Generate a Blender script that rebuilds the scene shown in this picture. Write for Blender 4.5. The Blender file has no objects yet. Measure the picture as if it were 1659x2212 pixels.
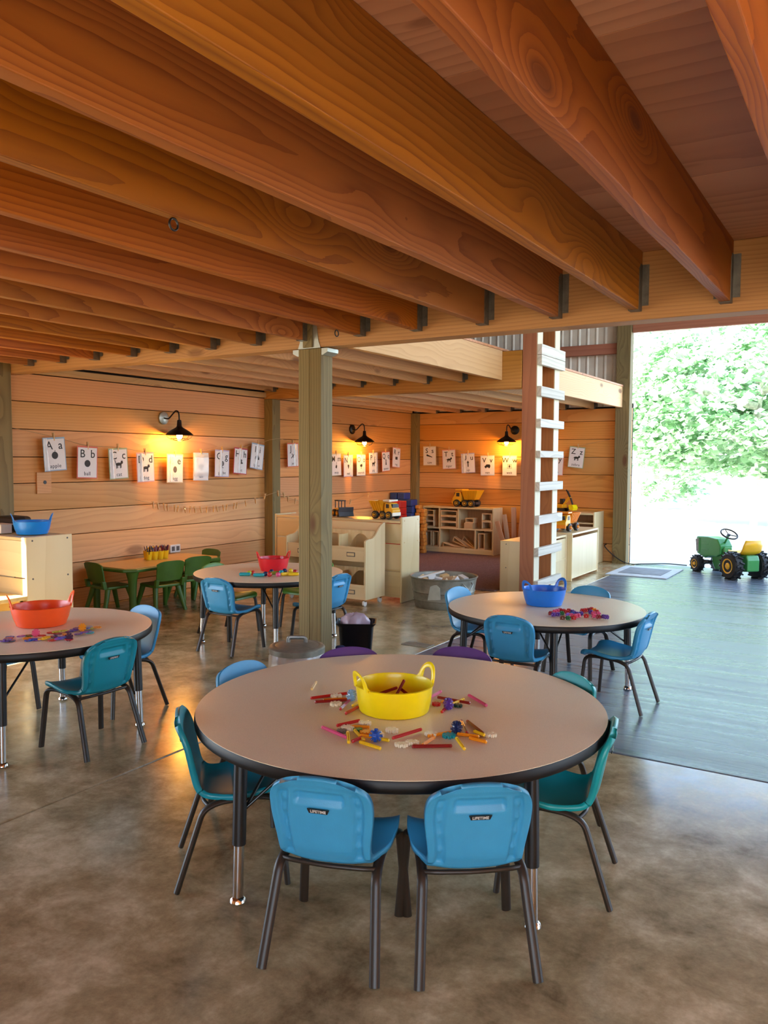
import bpy, math, random
from mathutils import Vector, Matrix
import mathutils
sc = bpy.context.scene
COL = sc.collection
S = 1.24                      # plan units -> metres
PI = math.pi
R = math.radians
random.seed(7)

# ---------------------------------------------------------------- camera
def cam_matrix(pitch, roll, yaw):
    cy, sy, cp, sp = math.cos(yaw), math.sin(yaw), math.cos(pitch), math.sin(pitch)
    fw = Vector((sy * cp, cy * cp, -sp)); r = Vector((cy, -sy, 0)); u = r.cross(fw)
    cr, sr = math.cos(roll), math.sin(roll)
    return cr * r + sr * u, -sr * r + cr * u, -fw
cr_, cu_, cb_ = cam_matrix(0.0638152, 0.00546966, -0.5518034)
cam_data = bpy.data.cameras.new('camera')
cam = bpy.data.objects.new('camera', cam_data); COL.objects.link(cam)
cam.matrix_world = Matrix(((cr_.x, cu_.x, cb_.x, 0), (cr_.y, cu_.y, cb_.y, 0), (cr_.z, cu_.z, cb_.z, 1.18 * S), (0, 0, 0, 1)))
cam_data.sensor_fit = 'HORIZONTAL'; cam_data.sensor_width = 36.0
cam_data.lens = 36.0 * 1753.25 / 1659.0
cam_data.clip_start = 0.02; cam_data.clip_end = 400
sc.camera = cam
def cam_x(p):                 # horizontal place in the view, for ordering names only
    d = Vector(p) - Vector((0, 0, 1.18))
    return d.dot(cr_) / max(1e-6, -d.dot(cb_))

# ---------------------------------------------------------------- world, sun, exposure
SKY_STRENGTH = 0.9
HAZE = 0.35
SUN_STRENGTH = 24.0
EXPOSURE = 0.86
world = bpy.data.worlds.new('world'); sc.world = world; world.use_nodes = True
wn = world.node_tree.nodes; wl = world.node_tree.links
wn.clear()
sky = wn.new('ShaderNodeTexSky'); sky.sky_type = 'NISHITA'; sky.sun_disc = False
sky.sun_elevation = R(52); sky.sun_rotation = R(200); sky.air_density = 1.0; sky.dust_density = 2.0; sky.ozone_density = 1.0
bg = wn.new('ShaderNodeBackground'); bg.inputs['Strength'].default_value = SKY_STRENGTH
wo = wn.new('ShaderNodeOutputWorld')
hz = wn.new('ShaderNodeMix'); hz.data_type = 'RGBA'; hz.inputs[0].default_value = HAZE; hz.inputs[7].default_value = (2.8, 3.9, 5.4, 1)   # bright haze over the whole sky
wl.new(sky.outputs[0], hz.inputs[6]); wl.new(hz.outputs[2], bg.inputs[0]); wl.new(bg.outputs[0], wo.inputs[0])
sun_d = bpy.data.lights.new('sun', 'SUN'); sun_d.energy = SUN_STRENGTH; sun_d.angle = R(0.6); sun_d.color = (1.0, 0.95, 0.87)
sun = bpy.data.objects.new('sun', sun_d); COL.objects.link(sun)
sun.rotation_euler = Vector((-0.45, -0.75, 0.72)).to_track_quat('Z', 'Y').to_euler()   # stands behind the camera, to the left
sc.view_settings.view_transform = 'Standard'; sc.view_settings.look = 'None'
sc.view_settings.exposure = EXPOSURE; sc.view_settings.gamma = 1.0; sc.view_settings.use_curve_mapping = False
cy = sc.cycles
cy.use_denoising = True
cy.max_bounces = 10; cy.diffuse_bounces = 6; cy.glossy_bounces = 4; cy.transmission_bounces = 6; cy.transparent_max_bounces = 8
cy.sample_clamp_indirect = 6.0; cy.caustics_reflective = False; cy.caustics_refractive = False

# ---------------------------------------------------------------- mesh helpers
class MB:
    def __init__(s): s.v = []; s.f = []; s.m = []
    def add(s, vs, fs, mi=0, M=None):
        b = len(s.v)
        s.v += [tuple(M @ Vector(v)) if M is not None else tuple(v) for v in vs]
        s.f += [tuple(b + i for i in f) for f in fs]; s.m += [mi] * len(fs)
        return s
    def box(s, x0, x1, y0, y1, z0, z1, mi=0, M=None):
        vs = [(x0, y0, z0), (x1, y0, z0), (x1, y1, z0), (x0, y1, z0), (x0, y0, z1), (x1, y0, z1), (x1, y1, z1), (x0, y1, z1)]
        return s.add(vs, [(0, 3, 2, 1), (4, 5, 6, 7), (0, 1, 5, 4), (1, 2, 6, 5), (2, 3, 7, 6), (3, 0, 4, 7)], mi, M)
    def cbox(s, c, d, rz=0, mi=0, M=None):
        T = Matrix.Translation(c) @ Matrix.Rotation(rz, 4, 'Z')
        if M is not None: T = M @ T
        return s.box(-d[0] / 2, d[0] / 2, -d[1] / 2, d[1] / 2, -d[2] / 2, d[2] / 2, mi, T)
    def prism(s, pts, a, b, axis='Z', mi=0, M=None):     # polygon in the plane across axis, from a to b
        n = len(pts)
        def P(p, d):
            return {'X': (d, p[0], p[1]), 'Y': (p[0], d, p[1]), 'Z': (p[0], p[1], d)}[axis]
        vs = [P(p, a) for p in pts] + [P(p, b) for p in pts]
        fs = [tuple(range(n))[::-1], tuple(range(n, 2 * n))] + [(i, (i + 1) % n, n + (i + 1) % n, n + i) for i in range(n)]
        return s.add(vs, fs, mi, M)
    def lathe(s, prof, n=24, c=(0, 0, 0), mi=0, M=None, sx=1, sy=1, cap0=True, cap1=True):
        vs = []; fs = []
        for r, z in prof:
            for i in range(n):
                a = 2 * PI * i / n; vs.append((c[0] + r * sx * math.cos(a), c[1] + r * sy * math.sin(a), c[2] + z))
        for k in range(len(prof) - 1):
            for i in range(n):
                j = (i + 1) % n; fs.append((k * n + i, k * n + j, (k + 1) * n + j, (k + 1) * n + i))
        if cap0: fs.append(tuple(range(n))[::-1])
        if cap1: fs.append(tuple((len(prof) - 1) * n + i for i in range(n)))
        return s.add(vs, fs, mi, M)
    def tube(s, pts, r, n=10, r2=None, side=None, mi=0, M=None, closed=False, cap=True):
        pts = [Vector(p) for p in pts]; vs = []; fs = []; k = len(pts); up = None
        for i, p in enumerate(pts):
            if closed: t = pts[(i + 1) % k] - pts[i - 1]
            else: t = pts[min(i + 1, k - 1)] - pts[max(i - 1, 0)]
            t.normalize()
            if side is not None: a = Vector(side); a = (a - t * a.dot(t)).normalized()
            else:
                if up is None: up = Vector((0, 0, 1)) if abs(t.z) < .9 else Vector((1, 0, 0))
                a = (up - t * up.dot(t)).normalized(); up = a
            b = t.cross(a)
            ra = r[i] if isinstance(r, (list, tuple)) else r
            rb = ra if r2 is None else r2
            for j in range(n):
                q = 2 * PI * j / n; vs.append(tuple(p + a * (ra * math.cos(q)) + b * (rb * math.sin(q))))
        for i in range(k if closed else k - 1):
            for j in range(n):
                i2 = (i + 1) % k; j2 = (j + 1) % n
                fs.append((i * n + j, i2 * n + j, i2 * n + j2, i * n + j2)[::-1])
        if cap and not closed: fs += [tuple(range(n)), tuple((k - 1) * n + j for j in range(n))[::-1]]
        return s.add(vs, fs, mi, M)
    def sphere(s, c, r, nu=12, nv=8, mi=0, M=None):
        rr = r if isinstance(r, (tuple, list)) else (r, r, r)
        vs = [(c[0], c[1], c[2] - rr[2])]; fs = []
        for k in range(1, nv):
            t = PI * k / nv - PI / 2
            for i in range(nu):
                a = 2 * PI * i / nu; vs.append((c[0] + rr[0] * math.cos(t) * math.cos(a), c[1] + rr[1] * math.cos(t) * math.sin(a), c[2] + rr[2] * math.sin(t)))
        vs.append((c[0], c[1], c[2] + rr[2])); top = len(vs) - 1
        for i in range(nu):
            j = (i + 1) % nu
            fs.append((0, 1 + j, 1 + i)); fs.append((top, top - nu + i, top - nu + j))
            for k in range(nv - 2): fs.append((1 + k * nu + i, 1 + k * nu + j, 1 + (k + 1) * nu + j, 1 + (k + 1) * nu + i))
        return s.add(vs, fs, mi, M)
    def mesh(s, name, mats, smooth=None):
        me = bpy.data.meshes.new(name)
        me.from_pydata([(v[0] * S, v[1] * S, v[2] * S) for v in s.v], [], s.f)
        for m in (mats if isinstance(mats, (list, tuple)) else [mats]): me.materials.append(m)
        me.polygons.foreach_set('material_index', s.m)
        if smooth is not None:
            me.polygons.foreach_set('use_smooth', [True] * len(me.polygons))
            me.update(); me.set_sharp_from_angle(angle=R(smooth))
        me.update()
        return me
    def build(s, name, mats, parent=None, smooth=None, bevel=0, loc=None, seg=2):
        o = bpy.data.objects.new(name, s.mesh(name, mats, smooth)); COL.objects.link(o)
        if parent is not None: o.parent = parent
        if loc is not None: o.location = Vector(loc) * S
        if bevel:
            b = o.modifiers.new('bevel', 'BEVEL'); b.width = bevel * S; b.segments = seg; b.limit_method = 'ANGLE'; b.angle_limit = R(40)
        return o
def tag(o, label, cat, group=None):
    o['label'] = label; o['category'] = cat
    if group: o['group'] = group
    return o
def thing(name, label, cat, loc=(0, 0, 0), rz=0, group=None):
    o = bpy.data.objects.new(name, None); COL.objects.link(o); o.empty_display_size = .1
    o.location = Vector(loc) * S; o.rotation_euler = (0, 0, rz)
    return tag(o, label, cat, group)
def structure(o): o['kind'] = 'structure'; return o
def dup(root, loc=None, rz=None, label=None, group=None, swap=None):
    swap = swap or {}
    def cp(o, par):
        c = o.copy(); COL.objects.link(c); c.parent = par
        if o.type == 'MESH' and any(s.material in swap for s in o.material_slots if s.material):
            for sl in c.material_slots:
                if sl.material in swap: sl.link = 'OBJECT'; sl.material = swap[[x for x in swap if x == sl.material][0]]
        for ch in list(o.children): cp(ch, c)
        return c
    r = cp(root, None)
    if loc is not None: r.location = Vector(loc) * S
    if rz is not None: r.rotation_euler = (0, 0, rz)
    if label: r['label'] = label
    if group: r['group'] = group
    return r
ORD = ['first', 'second', 'third', 'fourth', 'fifth', 'sixth', 'seventh', 'eighth', 'ninth', 'tenth', 'eleventh', 'twelfth', 'thirteenth', 'fourteenth', 'fifteenth', 'sixteenth', 'seventeenth', 'eighteenth', 'nineteenth', 'twentieth', 'twenty-first', 'twenty-second', 'twenty-third', 'twenty-fourth', 'twenty-fifth']
def text_mesh(s, size, mat, name='lettering', parent=None, M=None, align='CENTER', bold=0.0, spacing=1.0):
    cu = bpy.data.curves.new('t', 'FONT'); cu.body = s; cu.size = size * S; cu.align_x = align; cu.align_y = 'CENTER'; cu.extrude = 0.0004 * S; cu.offset = bold * S; cu.space_character = spacing
    cu.resolution_u = 3
    to = bpy.data.objects.new('t', cu); COL.objects.link(to)
    bpy.context.view_layer.update()
    me = bpy.data.meshes.new_from_object(to.evaluated_get(bpy.context.evaluated_depsgraph_get()))
    bpy.data.objects.remove(to); bpy.data.curves.remove(cu)
    me.materials.clear(); me.materials.append(mat); me.name = name
    if M is not None:
        M2 = M.copy(); M2.translation = M.translation * S; me.transform(M2)
    o = bpy.data.objects.new(name, me); COL.objects.link(o)
    if parent is not None: o.parent = parent
    return o
# ---------------------------------------------------------------- materials
def lin(h):
    h = h.lstrip('#'); c = [int(h[i:i + 2], 16) / 255 for i in (0, 2, 4)]
    return tuple((x / 12.92 if x <= .04045 else ((x + .055) / 1.055) ** 2.4) for x in c) + (1,)
class NT:
    def __init__(s, name):
        s.mat = bpy.data.materials.new(name); s.mat.use_nodes = True
        s.n = s.mat.node_tree.nodes; s.l = s.mat.node_tree.links
        s.b = s.n['Principled BSDF']
    def node(s, t, ins=None, **kw):
        x = s.n.new(t)
        for k, v in kw.items(): setattr(x, k, v)
        for k, v in (ins or {}).items(): s.put(x.inputs[k], v)
        return x
    def put(s, sock, v):
        if isinstance(v, bpy.types.NodeSocket): s.l.new(v, sock)
        else: sock.default_value = v
    def m(s, op, a, b=0.0, c=0.0, clamp=False):
        x = s.node('ShaderNodeMath', operation=op, use_clamp=clamp)
        s.put(x.inputs[0], a); s.put(x.inputs[1], b); s.put(x.inputs[2], c); return x.outputs[0]
    def vm(s, op, a, b=(0, 0, 0), sc=None):
        x = s.node('ShaderNodeVectorMath', operation=op); s.put(x.inputs[0], a); s.put(x.inputs[1], b)
        if sc is not None: s.put(x.inputs['Scale'], sc)
        return x.outputs['Value'] if op in ('LENGTH', 'DISTANCE', 'DOT_PRODUCT') else x.outputs[0]
    def mix(s, f, a, b, mode='MIX'):
        x = s.node('ShaderNodeMix', data_type='RGBA', blend_type=mode)
        s.put(x.inputs[0], f); s.put(x.inputs[6], a); s.put(x.inputs[7], b); return x.outputs[2]
    def noise(s, v, scale=5, detail=3, rough=.5, dist=0):
        return s.node('ShaderNodeTexNoise', {'Vector': v, 'Scale': scale, 'Detail': detail, 'Roughness': rough, 'Distortion': dist})
    def ramp(s, f, stops):
        x = s.node('ShaderNodeValToRGB'); s.put(x.inputs[0], f); e = x.color_ramp.elements
        while len(e) < len(stops): e.new(.5)
        for i, (p, c) in enumerate(stops): e[i].position = p; e[i].color = c if len(c) == 4 else (*c, 1)
        return x.outputs[0]
    def rng(s, v, a, b, c=0, d=1):
        x = s.node('ShaderNodeMapRange'); x.clamp = True
        for i, q in enumerate((v, a, b, c, d)): s.put(x.inputs[i], q)
        return x.outputs[0]
    def bump(s, h, strength=.2, dist=.01):
        x = s.node('ShaderNodeBump', {'Height': h, 'Strength': strength, 'Distance': dist}); s.l.new(x.outputs[0], s.b.inputs['Normal'])
def plain(name, col, rough=.5, metal=0, coat=0, spec=.5, noise=0, nscale=8, trans=0, emit=None, alpha=1, sss=0, bump=0):
    t = NT(name); b = t.b
    c = lin(col) if isinstance(col, str) else col
    b.inputs['Roughness'].default_value = rough; b.inputs['Metallic'].default_value = metal
    b.inputs['Specular IOR Level'].default_value = spec
    b.inputs['Coat Weight'].default_value = coat; b.inputs['Coat Roughness'].default_value = .15
    b.inputs['Transmission Weight'].default_value = trans; b.inputs['Alpha'].default_value = alpha
    if emit: b.inputs['Emission Color'].default_value = lin(emit[0]); b.inputs['Emission Strength'].default_value = emit[1]
    tc = t.node('ShaderNodeTexCoord').outputs['Object']
    n = t.noise(tc, nscale, 4, .6)
    k = noise if noise else .06
    d = tuple(x * (1 - k * 1.6) for x in c[:3]) + (1,); u = tuple(min(1, x * (1 + k)) for x in c[:3]) + (1,)
    t.put(b.inputs['Base Color'], t.ramp(n.outputs[0], [(.3, d), (.7, u)]))
    if bump: t.bump(t.noise(tc, nscale * 12, 2, .6).outputs[0], bump, .004)
    if sss: b.inputs['Subsurface Weight'].default_value = sss; b.inputs['Subsurface Radius'].default_value = (.02, .02, .02); b.inputs['Subsurface Scale'].default_value = .5
    return t.mat
def wood(name, light, dark, axis='Y', ring=26, knots=1.0, rough=.55, contrast=1.0, vary=.25, stain=None, fine=1.0, face='X', knot_scale=1.0, coat=0):
    """Sawn softwood: rings round a wandering heart, bulging round knots; each object and each loose board differs."""
    t = NT(name); b = t.b
    tc = t.node('ShaderNodeTexCoord').outputs['Object']
    oi = t.node('ShaderNodeObjectInfo').outputs['Random']; gi = t.node('ShaderNodeNewGeometry').outputs['Random Per Island']
    rnd = t.m('FRACT', t.m('ADD', t.m('MULTIPLY', oi, 7.31), t.m('MULTIPLY', gi, 3.7)))
    off = t.node('ShaderNodeCombineXYZ', {0: t.m('MULTIPLY', rnd, 37.0), 1: t.m('MULTIPLY', rnd, 91.0), 2: t.m('MULTIPLY', rnd, 53.0)}).outputs[0]
    p = t.vm('ADD', tc, off)
    sx = t.node('ShaderNodeSeparateXYZ', {0: p}); s0 = t.node('ShaderNodeSeparateXYZ', {0: tc})
    along = {'X': 0, 'Y': 1, 'Z': 2}[axis]
    st = [1, 1, 1]; st[along] = .13
    ps = t.vm('MULTIPLY', p, tuple(st))
    # knots
    kv = [3.2 * knot_scale] * 3; kv[along] = 1.25 * knot_scale
    kq = t.vm('MULTIPLY', p, tuple(kv))
    vor = t.node('ShaderNodeTexVoronoi', {'Vector': kq, 'Scale': 1.0, 'Randomness': 1.0}, feature='F1')
    kd = vor.outputs['Distance']
    kn = t.m('MULTIPLY', t.rng(kd, .5, .06), knots)
    warp = t.noise(ps, 1.6, 2, .5)
    fine_n = t.noise(ps, 14, 3, .6)
    wsep = t.vm('SUBTRACT', warp.outputs['Color'], (.5, .5, .5))
    q = t.vm('ADD', ps, t.vm('SCALE', wsep, sc=.34))
    qs = t.node('ShaderNodeSeparateXYZ', {0: q})
    oth = [i for i in range(3) if i != along]
    d = t.m('SQRT', t.m('ADD', t.m('POWER', t.m('ABSOLUTE', t.m('PINGPONG', qs.outputs[oth[0]], 1.1)), 2.0), t.m('POWER', t.m('ABSOLUTE', t.m('PINGPONG', qs.outputs[oth[1]], .8)), 2.0)))
    d = t.m('ADD', d, t.m('MULTIPLY', t.m('POWER', kn, 2.0), .16))
    d = t.m('ADD', d, t.m('MULTIPLY', fine_n.outputs[0], .02 * fine))
    w = t.m('FRACT', t.m('MULTIPLY', d, ring))
    w = t.m('POWER', w, 2.2)                                     # pale early wood, narrow dark late wood
    w = t.m('MULTIPLY', w, t.rng(fine_n.outputs[0], .25, .7, .55, 1.0))
    w = t.m('MULTIPLY', w, contrast, clamp=True)
    col = t.mix(w, lin(light), lin(dark))
    big = t.noise(ps, .9, 2, .5)
    hsv = t.node('ShaderNodeHueSaturation', {'Color': col, 'Hue': t.rng(rnd, 0, 1, .5 - .012 * vary * 3, .5 + .012 * vary * 3), 'Saturation': t.rng(big.outputs[0], .3, .7, 1.08, .9), 'Value': t.m('MULTIPLY', t.rng(t.m('FRACT', t.m('MULTIPLY', rnd, 5.3)), 0, 1, 1 - vary, 1 + vary * .6), t.rng(big.outputs[0], .3, .7, .88, 1.1))}).outputs[0]
    core = t.rng(kd, .13, .07)
    kcol = t.mix(t.m('MULTIPLY', core, .8 * min(1, knots)), hsv, lin('#5a2c14'))
    if stain:
        sn = t.noise(t.vm('MULTIPLY', p, (1.0, .35, 1.0) if axis == 'Y' else (1, 1, .35)), stain[2], 4, .6)
        kcol = t.mix(t.rng(sn.outputs[0], stain[1], stain[1] + .08, 0, stain[3]), kcol, lin(stain[0]))
    t.put(b.inputs['Base Color'], kcol)
    b.inputs['Roughness'].default_value = rough; b.inputs['Specular IOR Level'].default_value = .35
    b.inputs['Coat Weight'].default_value = coat; b.inputs['Coat Roughness'].default_value = .3
    t.bump(t.m('ADD', w, fine_n.outputs[0]), .12, .003)
    return t.mat
M = {}
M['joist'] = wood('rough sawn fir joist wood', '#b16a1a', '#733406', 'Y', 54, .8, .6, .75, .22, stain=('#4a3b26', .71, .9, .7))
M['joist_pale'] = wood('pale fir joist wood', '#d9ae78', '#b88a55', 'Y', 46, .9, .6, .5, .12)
M['beam'] = wood('fir header beam wood', '#bb8644', '#8f5a26', 'X', 44, .6, .6, .6, .15)
M['plank'] = wood('cedar wall plank', '#dba05e', '#bb7a3c', 'Y', 36, .55, .55, .55, .16, knot_scale=.7)
M['plank_x'] = wood('cedar wall plank across', '#d69752', '#b47233', 'X', 36, .55, .55, .55, .16, knot_scale=.7)
M['treated'] = wood('green treated post wood', '#85754b', '#594a2a', 'Z', 44, .9, .7, .7, .12)
M['redpost'] = wood('brown fir post wood', '#a2653b', '#7c4727', 'Z', 36, .7, .6, .5, .15)
M['rung'] = wood('weathered pale lumber', '#d6d0c0', '#9f9888', 'Y', 30, .5, .6, .6, .15)
M['rail_edge'] = wood('pale lumber edge', '#d9d2b4', '#b4aa88', 'Z', 30, .3, .6, .4, .1)
M['girt'] = wood('red brown girt lumber', '#ad6f50', '#84492f', 'X', 24, .5, .65, .5, .15)
M['ply'] = wood('fir plywood decking', '#cf9670', '#9a6242', 'X', 18, .5, .6, .55, .1, knot_scale=1.3)
M['birch'] = wood('clear coated birch plywood', '#dcc797', '#cdb27c', 'Z', 10, 0, .32, .5, .06, coat=.25)
M['birch_h'] = wood('clear coated birch plywood across', '#dcc797', '#cdb27c', 'X', 10, 0, .32, .5, .06, coat=.25)
M['block'] = wood('maple block wood', '#d8b888', '#c39d68', 'X', 12, 0, .5, .5, .15)
M['lath'] = wood('brown lath wood', '#b98d66', '#95694a', 'Z', 22, .2, .6, .5, .2)
M['black_metal'] = plain('black powder coated steel', '#14120f', .38, 0, .15, noise=.15)
M['bronze_leg'] = plain('dark bronze coated steel', '#2c231a', .42, 0, .05, spec=.4, noise=.15)
M['chrome'] = plain('chromed steel', '#d8d4cc', .14, 1.0)
M['galv'] = plain('galvanised steel', '#9b9d98', .42, .85, noise=.22, nscale=14)
M['galv_dull'] = plain('dull galvanised steel', '#8d8a7c', .5, .55, noise=.2, nscale=10)
M['hanger'] = plain('zinc joist hanger steel', '#77736a', .5, .7, noise=.2, nscale=20)
M['bright_zinc'] = plain('bright zinc plate', '#b9c0b6', .4, .6, noise=.1)
M['rubber'] = plain('black rubber', '#161616', .6, noise=.2)
M['edge'] = plain('black table edge moulding', '#100d0b', .48, 0, 0, spec=.35, noise=.1)
def laminate():
    t = NT('speckled taupe laminate'); tc = t.node('ShaderNodeTexCoord').outputs['Object']
    n = t.noise(tc, 420, 2, .7); n2 = t.noise(tc, 3, 2, .5)
    c = t.ramp(n.outputs[0], [(.3, lin('#d6c5a6')), (.7, lin('#ebdabb'))])
    t.put(t.b.inputs['Base Color'], c); t.put(t.b.inputs['Roughness'], t.rng(n2.outputs[0], .3, .7, .3, .4))
    t.b.inputs['Specular IOR Level'].default_value = .5
    t.bump(n.outputs[0], .05, .001); return t.mat
M['laminate'] = laminate()
def chair_plastic(name, col):
    t = NT(name); tc = t.node('ShaderNodeTexCoord').outputs['Object']; b = t.b
    n = t.noise(tc, 260, 2, .6); n2 = t.noise(tc, 5, 3, .6); c = lin(col)
    d = tuple(x * .86 for x in c[:3]) + (1,)
    t.put(b.inputs['Base Color'], t.mix(t.rng(n2.outputs[0], .35, .75), c, d))
    b.inputs['Roughness'].default_value = .36; b.inputs['Specular IOR Level'].default_value = .5
    t.bump(n.outputs[0], .22, .0015); return t.mat
M['c_blue'] = chair_plastic('sky blue moulded plastic', '#3c98c6')
M['c_mid'] = chair_plastic('mid blue moulded plastic', '#338ebb')
M['c_teal'] = chair_plastic('teal moulded plastic', '#158a9c')
M['c_aqua'] = chair_plastic('turquoise moulded plastic', '#12999d')
M['c_purple'] = chair_plastic('purple moulded plastic', '#5b3b80')
M['c_green'] = chair_plastic('grass green moulded plastic', '#5d8a2c')
M['c_ltgreen'] = chair_plastic('pale green moulded plastic', '#6aa77a')
M['toy_green'] = plain('dark green moulded plastic', '#43691f', .42, noise=.12)
for k, c in dict(yellow='#f0d800', orange='#f2571c', blue='#0f6fd2', skyblue='#1487e0', red='#d8202c').items():
    M['tub_' + k] = plain(k + ' flexible tub plastic', c, .32, 0, .1, sss=.0, noise=.05, nscale=6)
PAL = {'red': '#b8231f', 'darkred': '#8d1f1c', 'dark red': '#8a1a20', 'pink': '#d8507c', 'orange': '#e8921a', 'cream': '#e3c07a', 'yellow': '#ecc21c', 'white': '#ece3c8', 'pale blue': '#8fb2cf', 'blue': '#1f4fa8', 'navy': '#1a2a56', 'green': '#1f6a34', 'teal': '#1f9aa0', 'grey': '#6f6a62', 'purple': '#5c3390', 'dark green': '#1d3b2c', 'violet': '#8a5bd0', 'dark purple': '#3a2148', 'lime': '#a8bf2c', 'brown': '#6b3320', 'olive': '#8a8a2c', 'black': '#161616', 'silver': '#c8c8c4'}
for k, c in PAL.items(): M['p_' + k] = plain(k + ' toy plastic', c, .3, 0, .2, noise=.04)
M['veh_yellow'] = plain('yellow toy truck plastic', '#e8a81a', .35, 0, .2)
M['veh_orange'] = plain('orange toy truck plastic', '#f0901a', .35, 0, .2)
M['veh_black'] = plain('black toy truck plastic', '#1d1c1c', .42)
M['veh_grey'] = plain('charcoal toy plastic', '#34383e', .45)
M['veh_white'] = plain('white toy plastic', '#e6dfca', .4)
M['tr_green'] = plain('tractor green plastic', '#3a8f48', .35, 0, .3)
M['tr_yellow'] = plain('tractor yellow plastic', '#f0b81c', .4, 0, .2)
M['paper'] = plain('white card paper', '#dedbd8', .6, noise=.02)
M['ink'] = plain('black printing ink', '#1b1918', .6)
M['ink_grey'] = plain('grey printing ink', '#5a5654', .6)
for k, c in dict(blue='#8fa9bd', coral='#d2664f', sage='#9aa77a', rose='#dc9f96', crimson='#b42f44', lilac='#b3a8c4', cream='#d5c7a2', pale='#c2cbd0').items(): M['bd_' + k] = plain(k + ' card border paper', c, .6, noise=.03)
M['sleeve'] = plain('whitish sleeve glare', '#e9ecec', .16, 0, 0, spec=.9, alpha=.55)  # glare of the card sleeves, put into a whitish see-through colour
M['pin'] = plain('clothespin wood', '#d3ae78', .6, noise=.2)
M['string'] = plain('jute string', '#a98f66', .8)
M['white_plastic'] = plain('white plastic', '#dddbd2', .4)
M['bag'] = plain('crumpled clear bag plastic', '#cfc8bd', .22, 0, .3, spec=.7, alpha=.75)
M['pinkbag'] = plain('pale pink bag plastic', '#c3aebb', .3, alpha=.9)
M['bin'] = plain('black bin plastic', '#121214', .35, 0, .1)
M['navy_cloth'] = plain('navy ribbed fabric', '#1b2f63', .7)
M['lamp_metal'] = plain('black lamp enamel', '#1b1712', .4, .4)
M['carpet'] = plain('brown purple carpet', '#776468', .95, spec=.1, noise=.25, nscale=60, bump=.5)
M['mat_grey'] = plain('grey door mat rubber', '#7e8288', .8, noise=.15)
M['mat_pale'] = plain('pale mat border', '#b9bfc2', .7, noise=.1)
M['metal_sheet'] = plain('off white ribbed steel sheet', '#d8d4c8', .5, .1, noise=.1, nscale=3)
M['dark_gap'] = plain('dark tar paper', '#1d1712', .9)
M['yellow_bench'] = wood('yellow pine bench wood', '#d9b468', '#bb9148', 'X', 16, .3, .45, .5, .1)
M['table_wood'] = plain('maple look table top', '#c9a45e', .4, 0, .1, noise=.08, nscale=4)
def concrete(name, a, bb, c, r0, r1, broom=False):
    t = NT(name); tc = t.node('ShaderNodeTexCoord').outputs['Object']; b = t.b
    n1 = t.noise(tc, .9, 7, .68, .15); n2 = t.noise(tc, 4.5, 8, .72, .2); n3 = t.noise(tc, 46, 3, .7)
    f = t.m('ADD', t.m('MULTIPLY', n1.outputs[0], .5), t.m('MULTIPLY', n2.outputs[0], .5))
    col = t.ramp(f, [(.38, lin(a)), (.5, lin(bb)), (.63, lin(c))])
    col = t.mix(t.rng(n3.outputs[0], .35, .75, 0, .22), col, lin(a))
    t.put(b.inputs['Base Color'], col)
    t.put(b.inputs['Roughness'], t.rng(n2.outputs[0], .3, .7, r0, r1)); b.inputs['Specular IOR Level'].default_value = .5
    if broom:                                             # parallel broom strokes across the slab
        br = t.noise(t.vm('MULTIPLY', tc, (2.2, 95, 1)), 1.0, 3, .6)
        br2 = t.noise(t.vm('MULTIPLY', tc, (.5, 13, 1)), 1.0, 3, .6)
        h = t.m('ADD', t.m('MULTIPLY', br.outputs[0], .6), br2.outputs[0])
        t.put(b.inputs['Roughness'], t.rng(br2.outputs[0], .3, .7, r0, r1))
        t.put(b.inputs['Base Color'], t.mix(t.rng(br2.outputs[0], .3, .7), lin(a), lin(c)))
        t.bump(h, .3, .006)
    else: t.bump(t.m('ADD', n2.outputs[0], t.m('MULTIPLY', n3.outputs[0], .25)), .008, .01)
    return t.mat
M['floor'] = concrete('sealed mottled concrete', '#6a5a3e', '#a5946f', '#d8c8a2', .14, .27)
M['floor_broom'] = concrete('broomed sealed concrete', '#4b5663', '#5f6b79', '#76828f', .22, .38, True)
M['floor_out'] = concrete('pale outdoor concrete', '#a7a49c', '#b9b6ae', '#c8c6bf', .7, .85, True)
M['yard'] = plain('tan gravel yard', '#b0a48c', .95, noise=.2, nscale=3)
M['grass'] = plain('sunlit lawn', '#7f9a4a', .9, noise=.3, nscale=2)
def leafy():
    t = NT('maple leaf'); b = t.b; gi = t.node('ShaderNodeNewGeometry').outputs['Random Per Island']
    t.put(b.inputs['Base Color'], t.ramp(gi, [(0, lin('#5c8f5a')), (.5, lin('#9cc298')), (1, lin('#e0eed8'))]))
    b.inputs['Roughness'].default_value = .35; b.inputs['Specular IOR Level'].default_value = .8
    tr = t.node('ShaderNodeBsdfTranslucent'); t.put(tr.inputs[0], lin('#8fb583'))
    mx = t.node('ShaderNodeMixShader', {0: .35}); t.l.new(b.outputs[0], mx.inputs[1]); t.l.new(tr.outputs[0], mx.inputs[2])
    t.l.new(mx.outputs[0], t.n['Material Output'].inputs[0]); return t.mat
M['leaf'] = leafy()
M['p_navy2'] = plain('dark blue brick plastic', '#1d3a78', .45)
M['block_orange'] = plain('amber varnished wood', '#c88a3a', .5, noise=.2)
M['bark'] = plain('tree bark', '#d5d0c4', .9, noise=.3, nscale=10)
M['bulb'] = plain('lit filament bulb glass', '#ffd9a0', .3, emit=('#ffb14d', 90))
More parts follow.
